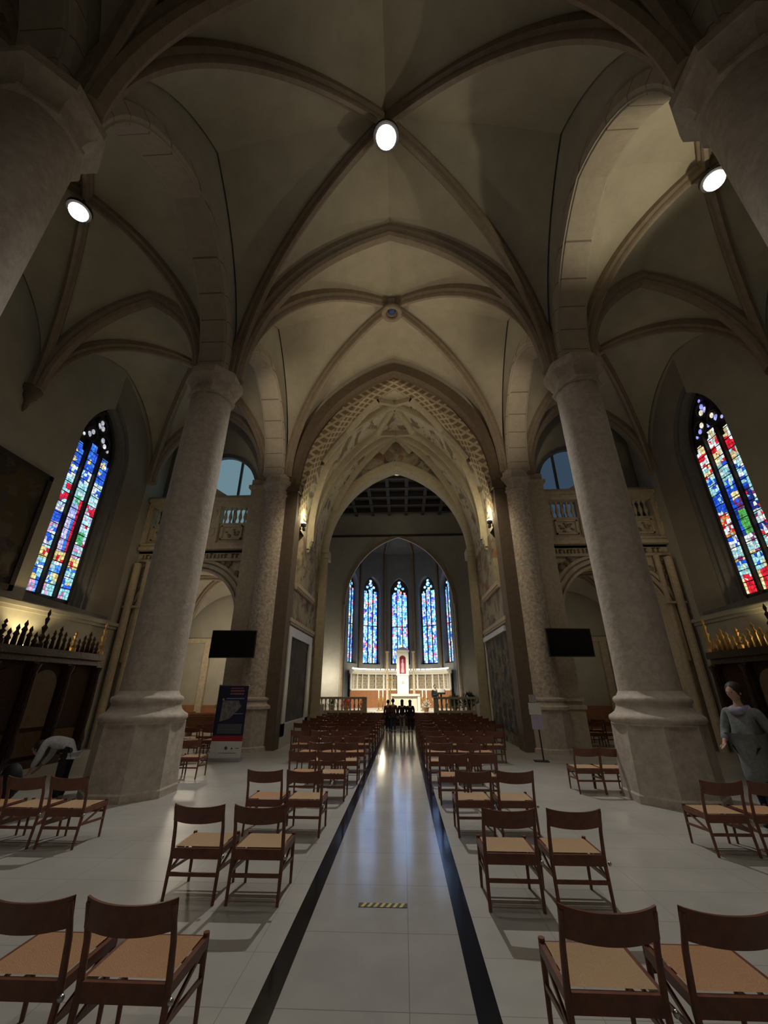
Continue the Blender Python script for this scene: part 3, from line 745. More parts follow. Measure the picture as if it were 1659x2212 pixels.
bush('poinsettia', XC-3.35, 27.6, .6, .46, 'red poinsettia on the chancel floor, left one of two', M_red, 120, 3)
bush('poinsettia', XC-2.3, 27.2, .6, .34, 'red poinsettia on the chancel floor, right one of two', M_red, 120, 4)
bush('potted_shrub', XC-4.3, 27.9, .6, .40, 'low green shrub beside the red poinsettias', M_leaf, 120, 5)
for i, (x, y, r) in enumerate(((3.35, 27.7, .62), (4.35, 28.2, .72), (5.2, 27.5, .55))):
    bush('potted_shrub', XC+x, y, .6, r, ('leftmost', 'middle and largest', 'rightmost')[i]+' of the three dark green shrubs behind the right balustrade', M_leaf, 260, 10+i)
bush('flower_arrangement', XC+1.58, 27.4, .6, .34, 'white flower arrangement right of the altar', M_wax, 140, 21)
t = thing('lectern', 'dark lectern with an open white book, right of the altar', 'lectern', (XC+2.5, 27.2, .6))
MB().box(-.2, .2, -.15, .15, 0, .05).box(-.05, .05, -.05, .05, .05, 1.0).build('stand', M_wood, t)
MB().box(-.26, .26, -.02, .02, -.2, .2, Matrix.Translation((0, -.02, 1.12)) @ Matrix.Rotation(radians(-50), 4, 'X')).build('desk', M_wood, t)
MB().box(-.22, .22, -.05, -.03, -.15, .15, Matrix.Translation((0, -.02, 1.14)) @ Matrix.Rotation(radians(-50), 4, 'X')).build('open_book', M_white, t)

# ------------------------------------------------------------------ floor, stripes, outer walls
struct(MB().box(-14, 14, -3.3, AY+6, -.2, 0).build('floor', M_floor), 'polished pale limestone floor', 'floor')
struct(MB().box(-.93, .49, -3.2, 25.3, 0, .004).build('floor_aisle', M_aisle), 'glossier polished stone strip of the central aisle', 'floor')
for x0, x1, sd in ((-1.0, -.86, 'left'), (.42, .57, 'right')):
    trim(MB().box(x0, x1, -3.2, 25.3, .004, .008), M_black, 'black polished stone line along the %s edge of the central aisle' % sd, 'inlay')
mb = MB()
for i in range(7): mb.add([(-.44+.06*i, 4.93, .0085), (-.41+.06*i, 4.93, .0085), (-.38+.06*i, 5.01, .0085), (-.41+.06*i, 5.01, .0085)], [(0, 1, 2, 3)])
o = thing('floor_tape', 'short yellow and black hazard tape on the central aisle floor', 'tape', (0, 0, 0))
MB().box(-.46, 0, 4.93, 5.01, .0045, .008).build('tape_strip', mat('black_tape', (.03, .03, .03), .6), o)
mb.build('stripes', mat('yellow_tape', (.60, .50, .12), .6), o)
struct(MB().box(-13, 13, -3.6, -3.1, 0, 18).build('wall_rear', M_wall), 'plain rear wall of the church', 'wall')

# side windows ----------------------------------------------------------------
def coarse(l, u, v, k, rnd):
    if rnd.random() < .25: return rnd.random()
    return random.Random(int(u*3)*131+int(v*34)*17+l*1009+k).random()
def left_style(l, u, v, rnd):
    g = rnd.uniform(.7, 1.1); W_ = (.75,.9,.95); C_ = (.35,.75,.85); B_ = (.03,.12,.75); B2 = (.06,.25,.9); Rd = (.7,.02,.06); Ye = (.8,.65,.25); Pk = (.7,.35,.6); Gr = (.1,.5,.2); La = (.6,.6,.95)
    r = coarse(l, u, v, 3, rnd); cu = abs(u-.5)
    if v > .97: c = B2
    elif v > .80: c = B_ if r < .55 else (B2 if r < .85 else (Ye if cu < .2 else W_))
    elif v > .72: c = W_ if r < .4 else (C_ if r < .6 else B_)
    elif v > .62: c = C_ if r < .6 else (Rd if r < .72 and l != 2 else W_)
    elif v > .26:
        if l == 1:
            top = .56
            if v > top: c = C_ if cu < .3 and r < .6 else Rd if cu > .3 else Gr
            elif cu < .30: c = (La if v < .49 else (.35,.45,.9)) if u < .62 or v > .49 else (.04,.2,.7)
            else: c = Rd if r < .8 else (.3,.0,.03)
        elif l == 0:
            c = Rd if v > .56 and r < .5 else rnd.choice((Pk, W_, Ye, C_, B2, La)) if r < .8 else B_
            if .44 < v < .5: c = B_
        else:
            c = rnd.choice((W_, C_, Pk, La, C_)) if r < .8 else Rd
            if .36 < v < .43 and cu < .3: c = Gr
    elif v > .20: c = Rd if (l != 1 and r < .5) or r < .2 else Ye
    elif v > .12: c = C_ if r < .5 else (W_ if r < .7 else B2)
    elif v > .06: c = B_ if r < .4 else C_ if r < .7 else Ye
    else: c = C_ if r < .6 else (Pk if cu < .25 else B2)
    return tuple(x*g for x in c)
def right_style(l, u, v, rnd):
    g = rnd.uniform(.6, 1.1); W_ = (.8,.9,.9); C_ = (.35,.7,.75); B_ = (.02,.10,.7); Rd = (.75,.02,.04); Ye = (.85,.7,.35); Gr = (.10,.42,.10); Pu = (.2,.04,.16); Or = (.7,.25,.06); Na = (.02,.04,.25)
    r = coarse(l, u, v, 7, rnd); cu = abs(u-.5)
    if v > .93: c = Ye if r < .6 else W_
    elif v > .85: c = Rd if r < .65 else W_
    elif v > .76: c = rnd.choice((Ye, W_, Ye, C_, Rd))
    elif v > .64: c = C_ if r < .6 else (B_ if r < .85 else W_)
    elif v > .58: c = B_ if r < .7 else C_
    elif v > .27:
        if l == 1:
            if v > .52: c = (Ye if abs(v-.545) < .02 and cu < .22 else B_)
            elif v > .45: c = Pu if cu < .3 and r < .7 else (W_ if r < .4 else B_)
            elif v > .31: c = Gr if cu < .33 else (B_ if r < .4 else Na)
            else: c = Pu if r < .4 else W_
        elif l == 0:
            c = (B_ if v > .5 else rnd.choice((Or, Pu, W_, Or, Rd))) if r < .85 else W_
            if v < .34: c = W_ if r < .6 else B_
        else: c = rnd.choice((W_, Rd, Pu, C_, W_)) if r < .8 else Na
    elif v > .22: c = C_ if r < .7 else W_
    elif v > .19: c = Ye if r < .6 else Pu
    elif v > .10: c = C_ if r < .6 else (Ye if r < .75 else B_)
    else: c = Rd if (cu < .3 and r < .75) else Ye if r < .8 else W_
    return tuple(x*g for x in c)
for s, side in ((-1, 'left'), (1, 'right')):
    xf = XC+s*WX; xg = XC+s*(WX+.32)
    YM = 12.35; hw = .98; zs, zt = 4.6, 11.75; zsp = 9.9
    f = lambda u, z, d: (d, YM+u, z)
    # wall: flush near side, niche with far splay
    mb = MB(); a, b = sorted((xf, xf+s*.9))
    mb.box(a, b, -3.2, YM-hw-.05, 0, 15)
    mb.box(a, b, YM+2.85, Y2+1.2, 0, 15)
    mb.box(a, b, YM-hw-.05, YM+2.85, 0, 4.25)
    near = [(-hw-.05, 4.25)]
    # head of the niche
    o2 = [( -hw-.05+0*i, 0) for i in range(1)]
    hl = []
    for i in range(15):
        x_, z_ = arc(hw+.05, 2.0, i/14); hl.append((-hw-.05+x_, zsp+z_))
    for i in range(1, 15):
        x_, z_ = arc(2.05, 2.9, i/14); 
    hr = []
    for i in range(15):
        x_, z_ = arc(2.85, 3.9, i/14); hr.append((2.85-x_, 9.7+z_))
    for A_, B_ in zip(hl[:-1], hl[1:]): mb.extr([A_, B_, (B_[0], 15), (A_[0], 15)], f, a, b)
    for A_, B_ in zip(hr[:-1], hr[1:]): mb.extr([B_, A_, (A_[0], 15), (B_[0], 15)], f, a, b)
    struct(mb.build('wall_'+side, M_wall), 'plastered outer wall of the %s aisle' % side, 'wall')
    # moulded splay on the far side of the window, shade put into its grey
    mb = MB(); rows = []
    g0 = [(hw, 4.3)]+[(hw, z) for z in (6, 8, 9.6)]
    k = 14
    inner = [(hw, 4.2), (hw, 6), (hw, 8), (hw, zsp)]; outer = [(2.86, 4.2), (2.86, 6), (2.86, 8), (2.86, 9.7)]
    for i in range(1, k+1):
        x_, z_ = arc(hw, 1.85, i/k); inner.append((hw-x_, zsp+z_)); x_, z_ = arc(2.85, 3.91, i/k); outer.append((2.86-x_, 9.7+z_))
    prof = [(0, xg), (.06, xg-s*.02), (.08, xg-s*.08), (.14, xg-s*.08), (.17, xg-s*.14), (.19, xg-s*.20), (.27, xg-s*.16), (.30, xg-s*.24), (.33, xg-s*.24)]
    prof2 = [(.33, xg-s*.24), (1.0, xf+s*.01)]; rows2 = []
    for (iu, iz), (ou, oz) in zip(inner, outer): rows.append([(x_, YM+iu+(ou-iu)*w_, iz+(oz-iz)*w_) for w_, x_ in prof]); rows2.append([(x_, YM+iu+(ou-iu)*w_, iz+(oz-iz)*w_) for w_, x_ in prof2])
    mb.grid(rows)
    trim(MB().grid(rows2), M_wallshade, 'plaster reveal beyond the %s window, shade painted into its brown' % side, 'wall')
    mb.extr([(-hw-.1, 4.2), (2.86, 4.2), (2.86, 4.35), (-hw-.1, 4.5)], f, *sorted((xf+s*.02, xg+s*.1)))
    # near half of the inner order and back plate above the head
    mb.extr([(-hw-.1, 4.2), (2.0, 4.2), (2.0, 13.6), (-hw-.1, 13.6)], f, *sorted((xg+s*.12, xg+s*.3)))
    trim(mb, M_grey, 'moulded splay around the %s stained glass window, painted dark for shade' % side, 'moulding', 30)
    # sill ledge / string course
    mb = MB(); a, b = sorted((xf-s*.16, xf+s*.3)); mb.box(a, b, 4.0, Y2+.3, 4.06, 4.18); a, b = sorted((xf-s*.08, xf+s*.1)); mb.box(a, b, 4.0, Y2+.3, 3.96, 4.06)
    trim(mb, M_wall, 'stone string course under the %s window' % side)
    # corbel at the bay line
    for y_ in (Y1,):
        mb = MB(); M = Matrix.Translation((xf-s*.02, y_, 0))
        mb.lathe([(.02, 9.35), (.07, 9.5), (.09, 9.7), (.16, 9.78), (.20, 9.85), (.20, 9.95), (.28, 10.05), (.28, 10.2)], n=8, M=M)
        trim(mb, M_dark, 'small carved corbel carrying the %s aisle ribs' % side, 'corbel')
    e = new_window('three-light stained glass window in the %s aisle wall%s' % (side, ', saint in white and blue on red' if s < 0 else ', saint in purple and green on blue'))
    fr = lambda u, v, dd: (xg-s*dd, YM+u, v)
    mb = MB(); pol = [(-hw, zs-.1)]+pointed(hw, zsp, 1.85, 12)+[(hw, zs-.1)]; mb.extr(pol, fr, -.10, -.04)
    lw = 2*hw/3
    for q in (-1, 1): mb.extr([(q*lw/2-.045, zs), (q*lw/2+.045, zs), (q*lw/2+.045, zsp+.3), (q*lw/2-.045, zsp+.3)], fr, -.05, .12)
    for i in range(14): z = zs+.38*(i+1); mb.extr([(-hw, z), (hw, z), (hw, z+.022), (-hw, z+.022)], fr, -.02, .02)
    # tracery bars in the head
    for c, r_ in (((-.33, 10.55), .27), ((.33, 10.55), .27), ((0, 11.1), .27)):
        ring_ = [fr(c[0]+r_*cos(2*pi*i/20), c[1]+r_*sin(2*pi*i/20), .03) for i in range(21)]; mb.tube(ring_, .045, 6)
    ring_ = [fr(u, z, .03) for u, z in pointed(hw-.03, zsp, 1.80, 12)]; mb.tube(ring_, .06, 6)
    mb.tube([fr(-hw+.03, zs, .03), fr(-hw+.03, zsp, .03)], .05, 6); mb.tube([fr(hw-.03, zs, .03), fr(hw-.03, zsp, .03)], .05, 6)
    mb.build('frame', M_timber, e)
    rnd = random.Random(11+s); cells = []; st = left_style if s < 0 else right_style
    for l in range(3):
        li = l if s < 0 else 2-l        # order as seen from the nave
        c0 = (l-1)*lw; top = 10.25 if l == 1 else 10.0
        cells += lancet_cells(c0-lw/2+.06, c0+lw/2-.06, zs+.03, top, 5, 46, (lambda u, v, li=li: st(li, u, v, rnd)), True, rnd, .30, .09)
    hc = ((.6,.65,.7), (.35,.35,.4)) if s < 0 else ((.28,.32,.85), (.45,.45,.9), (.7,.65,.5))
    for c, r_ in (((-.40, 10.48), .10), ((-.27, 10.66), .09), ((.27, 10.62), .10), ((.42, 10.45), .09), ((-.09, 11.05), .10), ((.10, 11.05), .10), ((0, 11.24), .09), ((0, 10.45), .08), ((0, 11.5), .06), ((-.62, 10.35), .06), ((.62, 10.35), .07)):
        if s < 0 and rnd.random() < .35: continue
        cells.append((blob(c, (r_, r_*1.15)), rnd.choice(hc)))
    add_glass('glass', cells, lambda u, v, dd, fr=fr: fr(u, v, 0), M_glass, e)

# painting on the left wall
t = thing('wall_painting', 'large dark oil painting on the left aisle wall beside the window', 'painting', (XC-WX+.02, 9.2, 6.2))
mb = MB()
mb.box(0, .10, -1.75, -1.60, -1.8, 1.8); mb.box(0, .10, 1.45, 1.6, -1.8, 1.8); mb.box(0, .10, -1.75, 1.6, 1.65, 1.8); mb.box(0, .10, -1.75, 1.6, -1.8, -1.65)
mb.build('frame', M_timber, t); MB().box(0, .05, -1.6, 1.45, -1.65, 1.65).build('canvas', M_painting, t)

# ------------------------------------------------------------------ gallery (rood loft) in each aisle and chapel beyond
JY = 15.85
for s, side in ((-1, 'left'), (1, 'right')):
    xa, xb = sorted((XC+s*6.26, XC+s*10.84)); xm = XC+s*8.25; hw = 1.95; zsp = 4.4
    fj = lambda u, z, d: (xm+u, d, z)
    t = thing('stone_gallery', 'carved stone gallery with balustrade over a round arch, %s aisle' % side, 'gallery', (0, 0, 0))
    ol = [(-hw*cos(pi*i/24), zsp+hw*sin(pi*i/24)) for i in range(25)]
    mb = arch_wall(fj, xa-xm, xb-xm, 7.3, ol, JY, JY+.7, zbot=0); mb.build('arch_wall', M_jub, t)
    # moulded archivolt
    pts = [Vector((xm+u, JY, z)) for u, z in [(-hw, 2.8)]+ol+[(hw, 2.8)]]
    mb = MB()
    for k_, (o_, w_) in enumerate(((-.42, .12), (-.22, .14), (-.02, .1))):
        mb.sweep(pts, [(-.09-.02*k_, o_-w_/2), (.1, o_-w_/2), (.1, o_+w_/2), (-.09-.02*k_, o_+w_/2)], (0, 1, 0))
    mb.build('archivolt', M_jub, t)
    # carved spandrels: foliage-like relief
    rnd = random.Random(5); mb = MB()
    for i in range(230):
        u = rnd.uniform(-2.2, 2.3); z = rnd.uniform(4.9, 6.75)
        if hypot(u, z-zsp) < hw+.5 or z > 6.7: continue
        r_ = rnd.uniform(.05, .13); mb.ell((xm+u, JY-.02, z), (r_, .10, r_*rnd.uniform(.6, 1.3)), 8, 5)
    mb.build('spandrel_relief', M_carve, t, True)
    mb = MB(); x0, x1 = xa+.05, xb
    mb.box(x0, x1, JY-.12, JY+.1, 6.72, 6.80); mb.box(x0, x1, JY-.25, JY+.2, 7.2, 7.34); mb.box(x0, x1, JY-.16, JY+.2, 7.34, 7.5)
    mb.build('lower_cornice', M_jub, t)
    mb = MB(); i = 0
    u = x0+.15
    while u < x1-.25:
        w_ = rnd.uniform(.07, .14); hh_ = rnd.uniform(.14, .2)
        if rnd.random() < .8: mb.box(u, u+w_*.5, JY-.03, JY+.02, 6.88, 6.88+hh_); 
        if rnd.random() < .5: mb.box(u, u+w_, JY-.03, JY+.02, 6.88+hh_-.03, 6.88+hh_)
        u += w_+.05
    mb.build('frieze_letters', M_dark, t)
    # parapet
    mb = MB(); mb.box(x0, x1, JY, JY+.25, 7.5, 8.45)
    mb.build('parapet', M_jub, t)
    mb = MB(); nb = 3; wbay = (x1-x0)/nb
    for i in range(nb+1):
        mb = MB(); u = x0+wbay*i; mb.box(u-.16, u+.16, JY-.12, JY+.28, 7.5, 9.35); mb.ell((u, JY-.13, 8.9), (.07, .07, .2), 8, 6); mb.ell((u, JY-.13, 8.0), (.07, .07, .2), 8, 6); mb.build('pier', M_jub, t)
    mb = MB()
    for i in range(nb):
        u0, u1 = x0+wbay*i+.3, x0+wbay*(i+1)-.3
        mb.box(u0, u1, JY-.07, JY, 7.68, 7.74); mb.box(u0, u1, JY-.07, JY, 8.25, 8.31); mb.box(u0, u0+.06, JY-.07, JY, 7.68, 8.31); mb.box(u1-.06, u1, JY-.07, JY, 7.68, 8.31)
    mb.build('panel_frames', M_jub, t)
    for i in range(nb):
        mb = MB(); u0, u1 = x0+wbay*i+.42, x0+wbay*(i+1)-.42
        for k_ in range(14): mb.ell((rnd.uniform(u0, u1), JY, rnd.uniform(7.82, 8.16)), (.06, .05, .05), 8, 5)
        mb.build('panel_relief', M_carve, t, True)
    for i in range(nb):
        for k_ in range(5):
            u = x0+wbay*i+.32+(wbay-.64)*k_/4
            MB().lathe([(.05, 8.45), (.05, 8.52), (.03, 8.56), (.085, 8.75), (.05, 8.95), (.03, 9.05), (.06, 9.12), (.06, 9.2)], cx=u, cy=JY+.12, n=10).build('baluster', M_jub, t, 40)
    mb = MB(); mb.box(x0, x1, JY-.18, JY+.34, 9.2, 9.4); mb.box(x0, x1, JY-.28, JY+.4, 9.4, 9.55); mb.box(x0, x1, JY-.2, JY+.3, 9.55, 9.68)
    mb.build('top_cornice', M_jub, t)
    # pediment fragment
    mb = MB(); mb.extr([(xm-.9, 9.68), (xm+.9, 9.68), (xm, 10.25)], lambda u, v, d: (u, d, v), JY-.1, JY+.2); mb.build('pediment', M_jub, t)
    # outer yellowish pilaster with shafts
    mb = MB(); xo = XC+s*(WX-.1)
    mb.tube([(xo-s*.15, JY-.25, 0), (xo-s*.15, JY-.25, 6.6)], .14, 12); mb.tube([(xo-s*.5, JY-.12, 0), (xo-s*.5, JY-.12, 6.7)], .10, 12)
    mb.box(*sorted((xo-s*.66, xo+s*.05)), JY-.3, JY, 4.8, 4.88); mb.build('side_shafts', M_jub, t)
    # gallery floor and wall behind with round-headed opening
    MB().box(xa, xb, JY, 16.8, 7.1, 7.25).build('gallery_floor', M_jub, t)
    fb = lambda u, z, d: (xm+u, d, z)
    xw0, xw1 = xa-xm-.9*(s > 0)-.0, xb-xm+.9*(s < 0)*0+.4
    ol2 = [(-1.7*cos(pi*i/20), 10.35+2.0*sin(pi*i/20)) for i in range(21)]
    mb = arch_wall(fb, xa-xm-.5, xb-xm+.5, 15.5, ol2, 16.75, 17.1, zbot=7.2)
    struct(mb.build('wall_gallery_'+side, M_wall), 'wall behind the %s gallery with a round-headed window' % side, 'wall')
    e = new_window('dim round-headed window behind the %s gallery, %s' % (side, 'pale teal' if s < 0 else 'deep blue'))
    mb = MB(); mb.extr([(-1.7, 7.3)]+ol2+[(1.7, 7.3)], fb, 17.0, 17.04); mb.build('glass', M_teal if s < 0 else M_teal2, e)
    mb = MB(); mb.bar((xm-s*.75, 16.95, 7.3), (xm-s*.75, 16.95, 12.2), .1); mb.bar((xm+s*.75, 16.95, 7.3), (xm+s*.75, 16.95, 12.2), .1)
    mb.sweep([Vector((xm+u, 16.8, z)) for u, z in ol2], [(-.1, -.12), (.1, -.12), (.1, .06), (-.1, .06)], (0, 1, 0)); mb.build('frame', M_grey, e)
    # chapel room beyond the arch
    xr0, xr1 = sorted((XC+s*4.9, XC+s*11.4))
    mb = MB().box(xr0, xr1, 21.6, 21.9, 0, 7.2)
    struct(mb.build('wall_chapel_back_'+side, M_wall), 'whitewashed back wall of the %s chapel' % side, 'wall')
    xo0, xo1 = sorted((XC+s*11.2, XC+s*11.5)); struct(MB().box(xo0, xo1, JY+.6, 21.8, 0, 7.2).build('wall_chapel_outer_'+side, M_wall), 'outer wall of the %s chapel' % side, 'wall')
    struct(MB().box(xr0, xr1, JY+.7, 21.7, 6.9, 7.09).build('ceiling_chapel_'+side, M_wall), 'flat ceiling above the %s chapel vault' % side, 'ceiling')
    mb = MB()
    for u in (-1.6, .1, 1.9): mb.box(xm+u-.16, xm+u+.16, 21.42, 21.6, 0, 4.1); mb.box(xm+u-.22, xm+u+.22, 21.36, 21.6, 4.1, 4.2)
    mb.box(xr0, xr1, 21.40, 21.6, 4.05, 4.28)
    trim(mb, M_jub, 'pilasters and cornice on the back wall of the %s chapel' % side)
    struct(MB().box(xr0+.2, xr1-.2, 21.52, 21.61, 0, 1.15).build('wall_chapel_dado_'+side, mat('terracotta_dado', (.38, .17, .08), .7)), 'terracotta dado of the %s chapel wall' % side, 'dado')
    k0 = V(s*6.0, 17.0, 3.9)
    c = [V(s*5.9, 16.6, 4.2), V(s*11.1, 16.6, 4.2), V(s*11.1, 21.4, 4.2), V(s*5.9, 21.4, 4.2)]
    bs = V(s*8.5, 19.0, 6.9)
    web(c, bs, [V(s*8.5, 16.6, 6.6), V(s*11.1, 19, 6.6), V(s*8.5, 21.4, 6.6), V(s*5.9, 19, 6.6)], 'ceiling', M_wall, 'small rib vault of the %s chapel' % side)
    for i in range(4): rib(c[i], None, bs, scaled(RIBP, .7), 'rib %d of the %s chapel vault' % (i+1, side))

# bosses of the vaults
def boss(x, y, z, label, r=.34):
    t = thing('vault_boss', label, 'boss', (x, y, z))
    ring = [(r*cos(2*pi*i/28), r*sin(2*pi*i/28), 0) for i in range(29)]
    MB().tube(ring, .11, 10).build('stone_ring', M_rib, t, True)
    MB().lathe([(.02, .10), (r*.75, .10), (r*.8, .2), (r*1.1, .45)], n=24).build('disc', M_rib, t, 40)
    MB().lathe([(.02, .02), (.14, .04), (.17, .1)], n=16).build('painted_reflection', mat('blue_reflection_paint', (.06, .10, .32), .2), t, True)  # bluish reflection in the boss hole put into this part's colour
boss(XC, (Y1+Y2)/2, 16.42, 'round ring boss with a painted blue reflection at the crown of the far nave vault')
def lamp(x, y, z, label, r=.22, drop=.5):
    t = thing('vault_lamp', label, 'lamp', (x, y, z), 0, 'bright lamps at the vault crowns')
    MB().lathe([(r*1.3, .05), (r*1.35, .12), (r*.5, .22), (.03, .26), (.03, .26+drop)], n=24).build('housing', M_timber, t, 40)
    MB().ell((0, 0, .02), (r, r, r*.8), 20, 12).build('bulb', M_lamp, t, True)
lamp(XC, 6.1, 15.95, 'bright lamp hanging at the crown of the central nave vault', .28)
lamp(XC-8.0, 6.1, 13.2, 'bright lamp at the crown of the left aisle vault')
lamp(XC+8.0, 6.1, 13.2, 'bright lamp at the crown of the right aisle vault')

# ------------------------------------------------------------------ carved confessionals along the aisle walls
def confessional(s, label):
    xb = XC+s*(WX-.02); t = thing('confessional', label, 'confessional', (xb, 9.6, .0), 0, 'carved oak confessionals')
    D = 1.35; y0, y1 = -3.3, 3.85
    fx = lambda a: -s*a
    def B(mb, a0, a1, ya, yb, z0, z1): 
        x0, x1 = sorted((fx(a0), fx(a1))); return mb.box(x0, x1, ya, yb, z0, z1)
    B(MB(), 0, D-.25, y0, y1, 0, 2.62).build('body', M_wood, t)
    B(B(MB(), 0, D, y0-.05, y1+.05, 2.6, 2.78), 0, D-.05, y0, y1, 2.45, 2.6).build('cornice', M_wood, t)
    B(MB(), 0, D, y0, y1, 0, .18).build('footboard', M_wood, t)
    n = 6
    for i in range(n+1):
        y = y0+(y1-y0)*i/n; mb = B(MB(), D-.28, D-.08, y-.10, y+.10, .15, 2.45); mb.lathe([(.06, .3), (.09, .5), (.05, .7), (.07, 1.4), (.05, 2.2), (.1, 2.4)], cx=fx(D-.05), cy=y, n=8); po = mb.build('carved_post', M_wood, t, 40)
        zz = 2.78; h = .55 if i % 2 else .95
        mb = MB().lathe([(.10, zz), (.10, zz+.1), (.04, zz+.16), (.09, zz+h*.3), (.03, zz+h*.38), (.08, zz+h*.55), (.025, zz+h*.62), (.06, zz+h*.78), (.02, zz+h*.84), (.045, zz+h*.93), (.005, zz+h*1.05)], cx=fx(D-.18), cy=y, n=6)
        mb.build('pinnacle', M_gilt if i in (5, 6) else M_wood, po, 30)
    for i in range(n):
        mb = MB(); y = y0+(y1-y0)*(i+.5)/n
        for k in range(5):
            a = -.4+.2*k; hh = 2.95+.30*(1-abs(a)/.5); mb.lathe([(.07, 2.76), (.05, hh-.12), (.075, hh-.08), (.03, hh), (.05, hh+.06), (.004, hh+.16)], cx=fx(D-.18), cy=y+a, n=6)
        mb.build('cresting', M_gilt if s > 0 else M_wood, t, True)
    for i in range(n):
        ya, yb = y0+(y1-y0)*i/n+.16, y0+(y1-y0)*(i+1)/n-.16; ymid = (ya+yb)/2
        f = lambda u, z, d: (fx(d), ymid+u, z)
        hwid = (yb-ya)/2
        pol = [(-hwid, .9), (hwid, .9)]+[(u, z) for u, z in pointed(hwid, 1.9, .38, 6)[::-1]]
        if i % 2 == 0: MB().extr(pol, f, D-.26, D-.22).build('curtain', mat('brown_curtain', (.26, .19, .13), .9), t)
        else: MB().extr(pol, f, D-.26, D-.20).build('door_panel', M_wood, t)
        MB().extr([(-hwid, .25), (hwid, .25), (hwid, .8), (-hwid, .8)], f, D-.26, D-.21).build('lower_panel', mat('brown_oak_panel', (.16, .09, .045), .5, .2, 9, .2), t)
    if s < 0:
        f = lambda u, z, d: (fx(d), .1+u, z); MB().extr([(-.12, 1.85), (.12, 1.85), (.12, 2.2), (-.12, 2.2)], f, D-.1, D-.085).build('white_notice', M_white, t)
    t.scale = (1, 1, 1.04)
    B(B(MB(), .25, .45, 1.75, 1.95, 2.78, 2.88), .28, .42, 1.78, 1.92, 2.88, 2.90).build('uplight_box', M_uplamp, t)
confessional(-1, 'dark carved oak confessional with tall pinnacles against the left aisle wall')
confessional(1, 'dark carved oak confessional with gilded cresting against the right aisle wall')

# ------------------------------------------------------------------ screens, banner, poster
for s, side in ((-1, 'left'), (1, 'right')):
    cx = -5.93 if s < 0 else 5.66; t = thing('flat_screen', 'black flat television screen in front of the %s half column' % side, 'screen', (cx, 14.55, 3.32), radians(3 if s < 0 else 6), 'black television screens at the chancel columns')
    MB().box(-.78, .78, -.03, .03, -.46, .46).build('housing', M_timber, t)
    MB().box(-.75, .75, -.034, -.03, -.43, .43).build('panel', M_screen, t)
    MB().box(-.06, .06, .02, .3, -.08, .08).box(*sorted((0, -s*.5)), .24, .30, -.05, .05).build('bracket', M_timber, t)
t = thing('roll_up_banner', 'dark blue roll-up banner with red band and white foot, beside the left column', 'banner', (-5.1, 13.05, 0))
MB().box(-.47, .47, -.12, .12, 0, .09).build('foot_case', M_metal, t)
MB().box(-.45, .45, -.004, .004, .09, .5).build('white_field', M_white, t)
MB().box(-.45, .45, -.004, .004, .5, .64).build('red_band', mat('banner_red', (.38, .02, .03), .6), t)
MB().box(-.45, .45, -.004, .004, .64, 1.97).build('navy_field', mat('banner_navy', (.012, .014, .045), .6), t)
mb = MB()
for i, (z, w, h) in enumerate(((1.88, .30, .03), (1.80, .34, .045), (1.72, .33, .045))): mb.box(-.02-w*.2, .0+w, -.008, -.005, z, z+h)
mb.build('headline', mat('banner_print', (.30, .10, .12), .6), t)
MB().box(-.18, .36, -.008, -.005, 1.60, 1.63).box(.1, .38, -.008, -.005, 1.2, 1.22).build('caption_line', mat('banner_blue_print', (.25, .28, .5), .6), t)
MB().add([(-.28, -.006, 1.56), (.2, -.006, 1.56), (.30, -.006, 1.4), (-.02, -.006, 1.08), (-.3, -.006, 1.0)], [(0, 1, 2, 3, 4)]).build('photo_print', mat('grey_photo', (.20, .19, .19), .6, 0, 9, .5), t)
MB().lathe([(.03, 0), (.03, .003)], n=12, M=Matrix.Translation((-.27, -.006, 1.59)) @ Matrix.Rotation(radians(90), 4, 'X')).build('yellow_dot', mat('banner_yellow', (.5, .38, .08), .6), t)
mb = MB()
for i in range(9): mb.box(-.33, .38, -.007, -.005, .70+.028*i, .712+.028*i)
mb.build('text_block', mat('banner_text', (.22, .22, .24), .6), t)
mb = MB(); mb.lathe([(.045, 0), (.045, .003)], n=7, M=Matrix.Translation((.0, -.006, .33)) @ Matrix.Rotation(radians(90), 4, 'X')); mb.lathe([(.025, 0), (.025, .003)], n=6, M=Matrix.Translation((.17, -.006, .32)) @ Matrix.Rotation(radians(90), 4, 'X'))
mb.box(.28, .38, -.007, -.005, .32, .335); mb.box(-.2, .3, -.007, -.005, .2, .21); mb.build('crest_print', mat('crest_grey', (.1, .1, .12), .6), t)
MB().box(-.46, .46, -.012, .012, 1.96, 1.99).build('top_rail', M_metal, t)
MB().tube([(0, .05, .08), (0, .03, 1.97)], .012, 6).build('support_pole', M_metal, t)
t = thing('notice_stand', 'white paper notices on a thin dark stand in front of the right column', 'sign', (3.86, 13.45, 0), radians(-8))
MB().tube([(.07, .02, .02), (.03, .02, 1.6)], .02, 8).build('pole', M_timber, t)
MB().box(-.2, .2, -.15, .15, 0, .02).build('foot', M_timber, t)
MB().box(-.16, .18, -.02, -.01, 1.18, 1.5).build('upper_sheet', M_white, t)
MB().box(-.13, .19, -.02, -.01, .8, 1.17).build('lower_sheet', mat('lilac_paper', (.52, .46, .62), .7), t)
MB().box(-.12, .08, -.02, -.01, 1.52, 1.72).build('top_sheet', mat('grey_paper', (.42, .40, .42), .7), t)

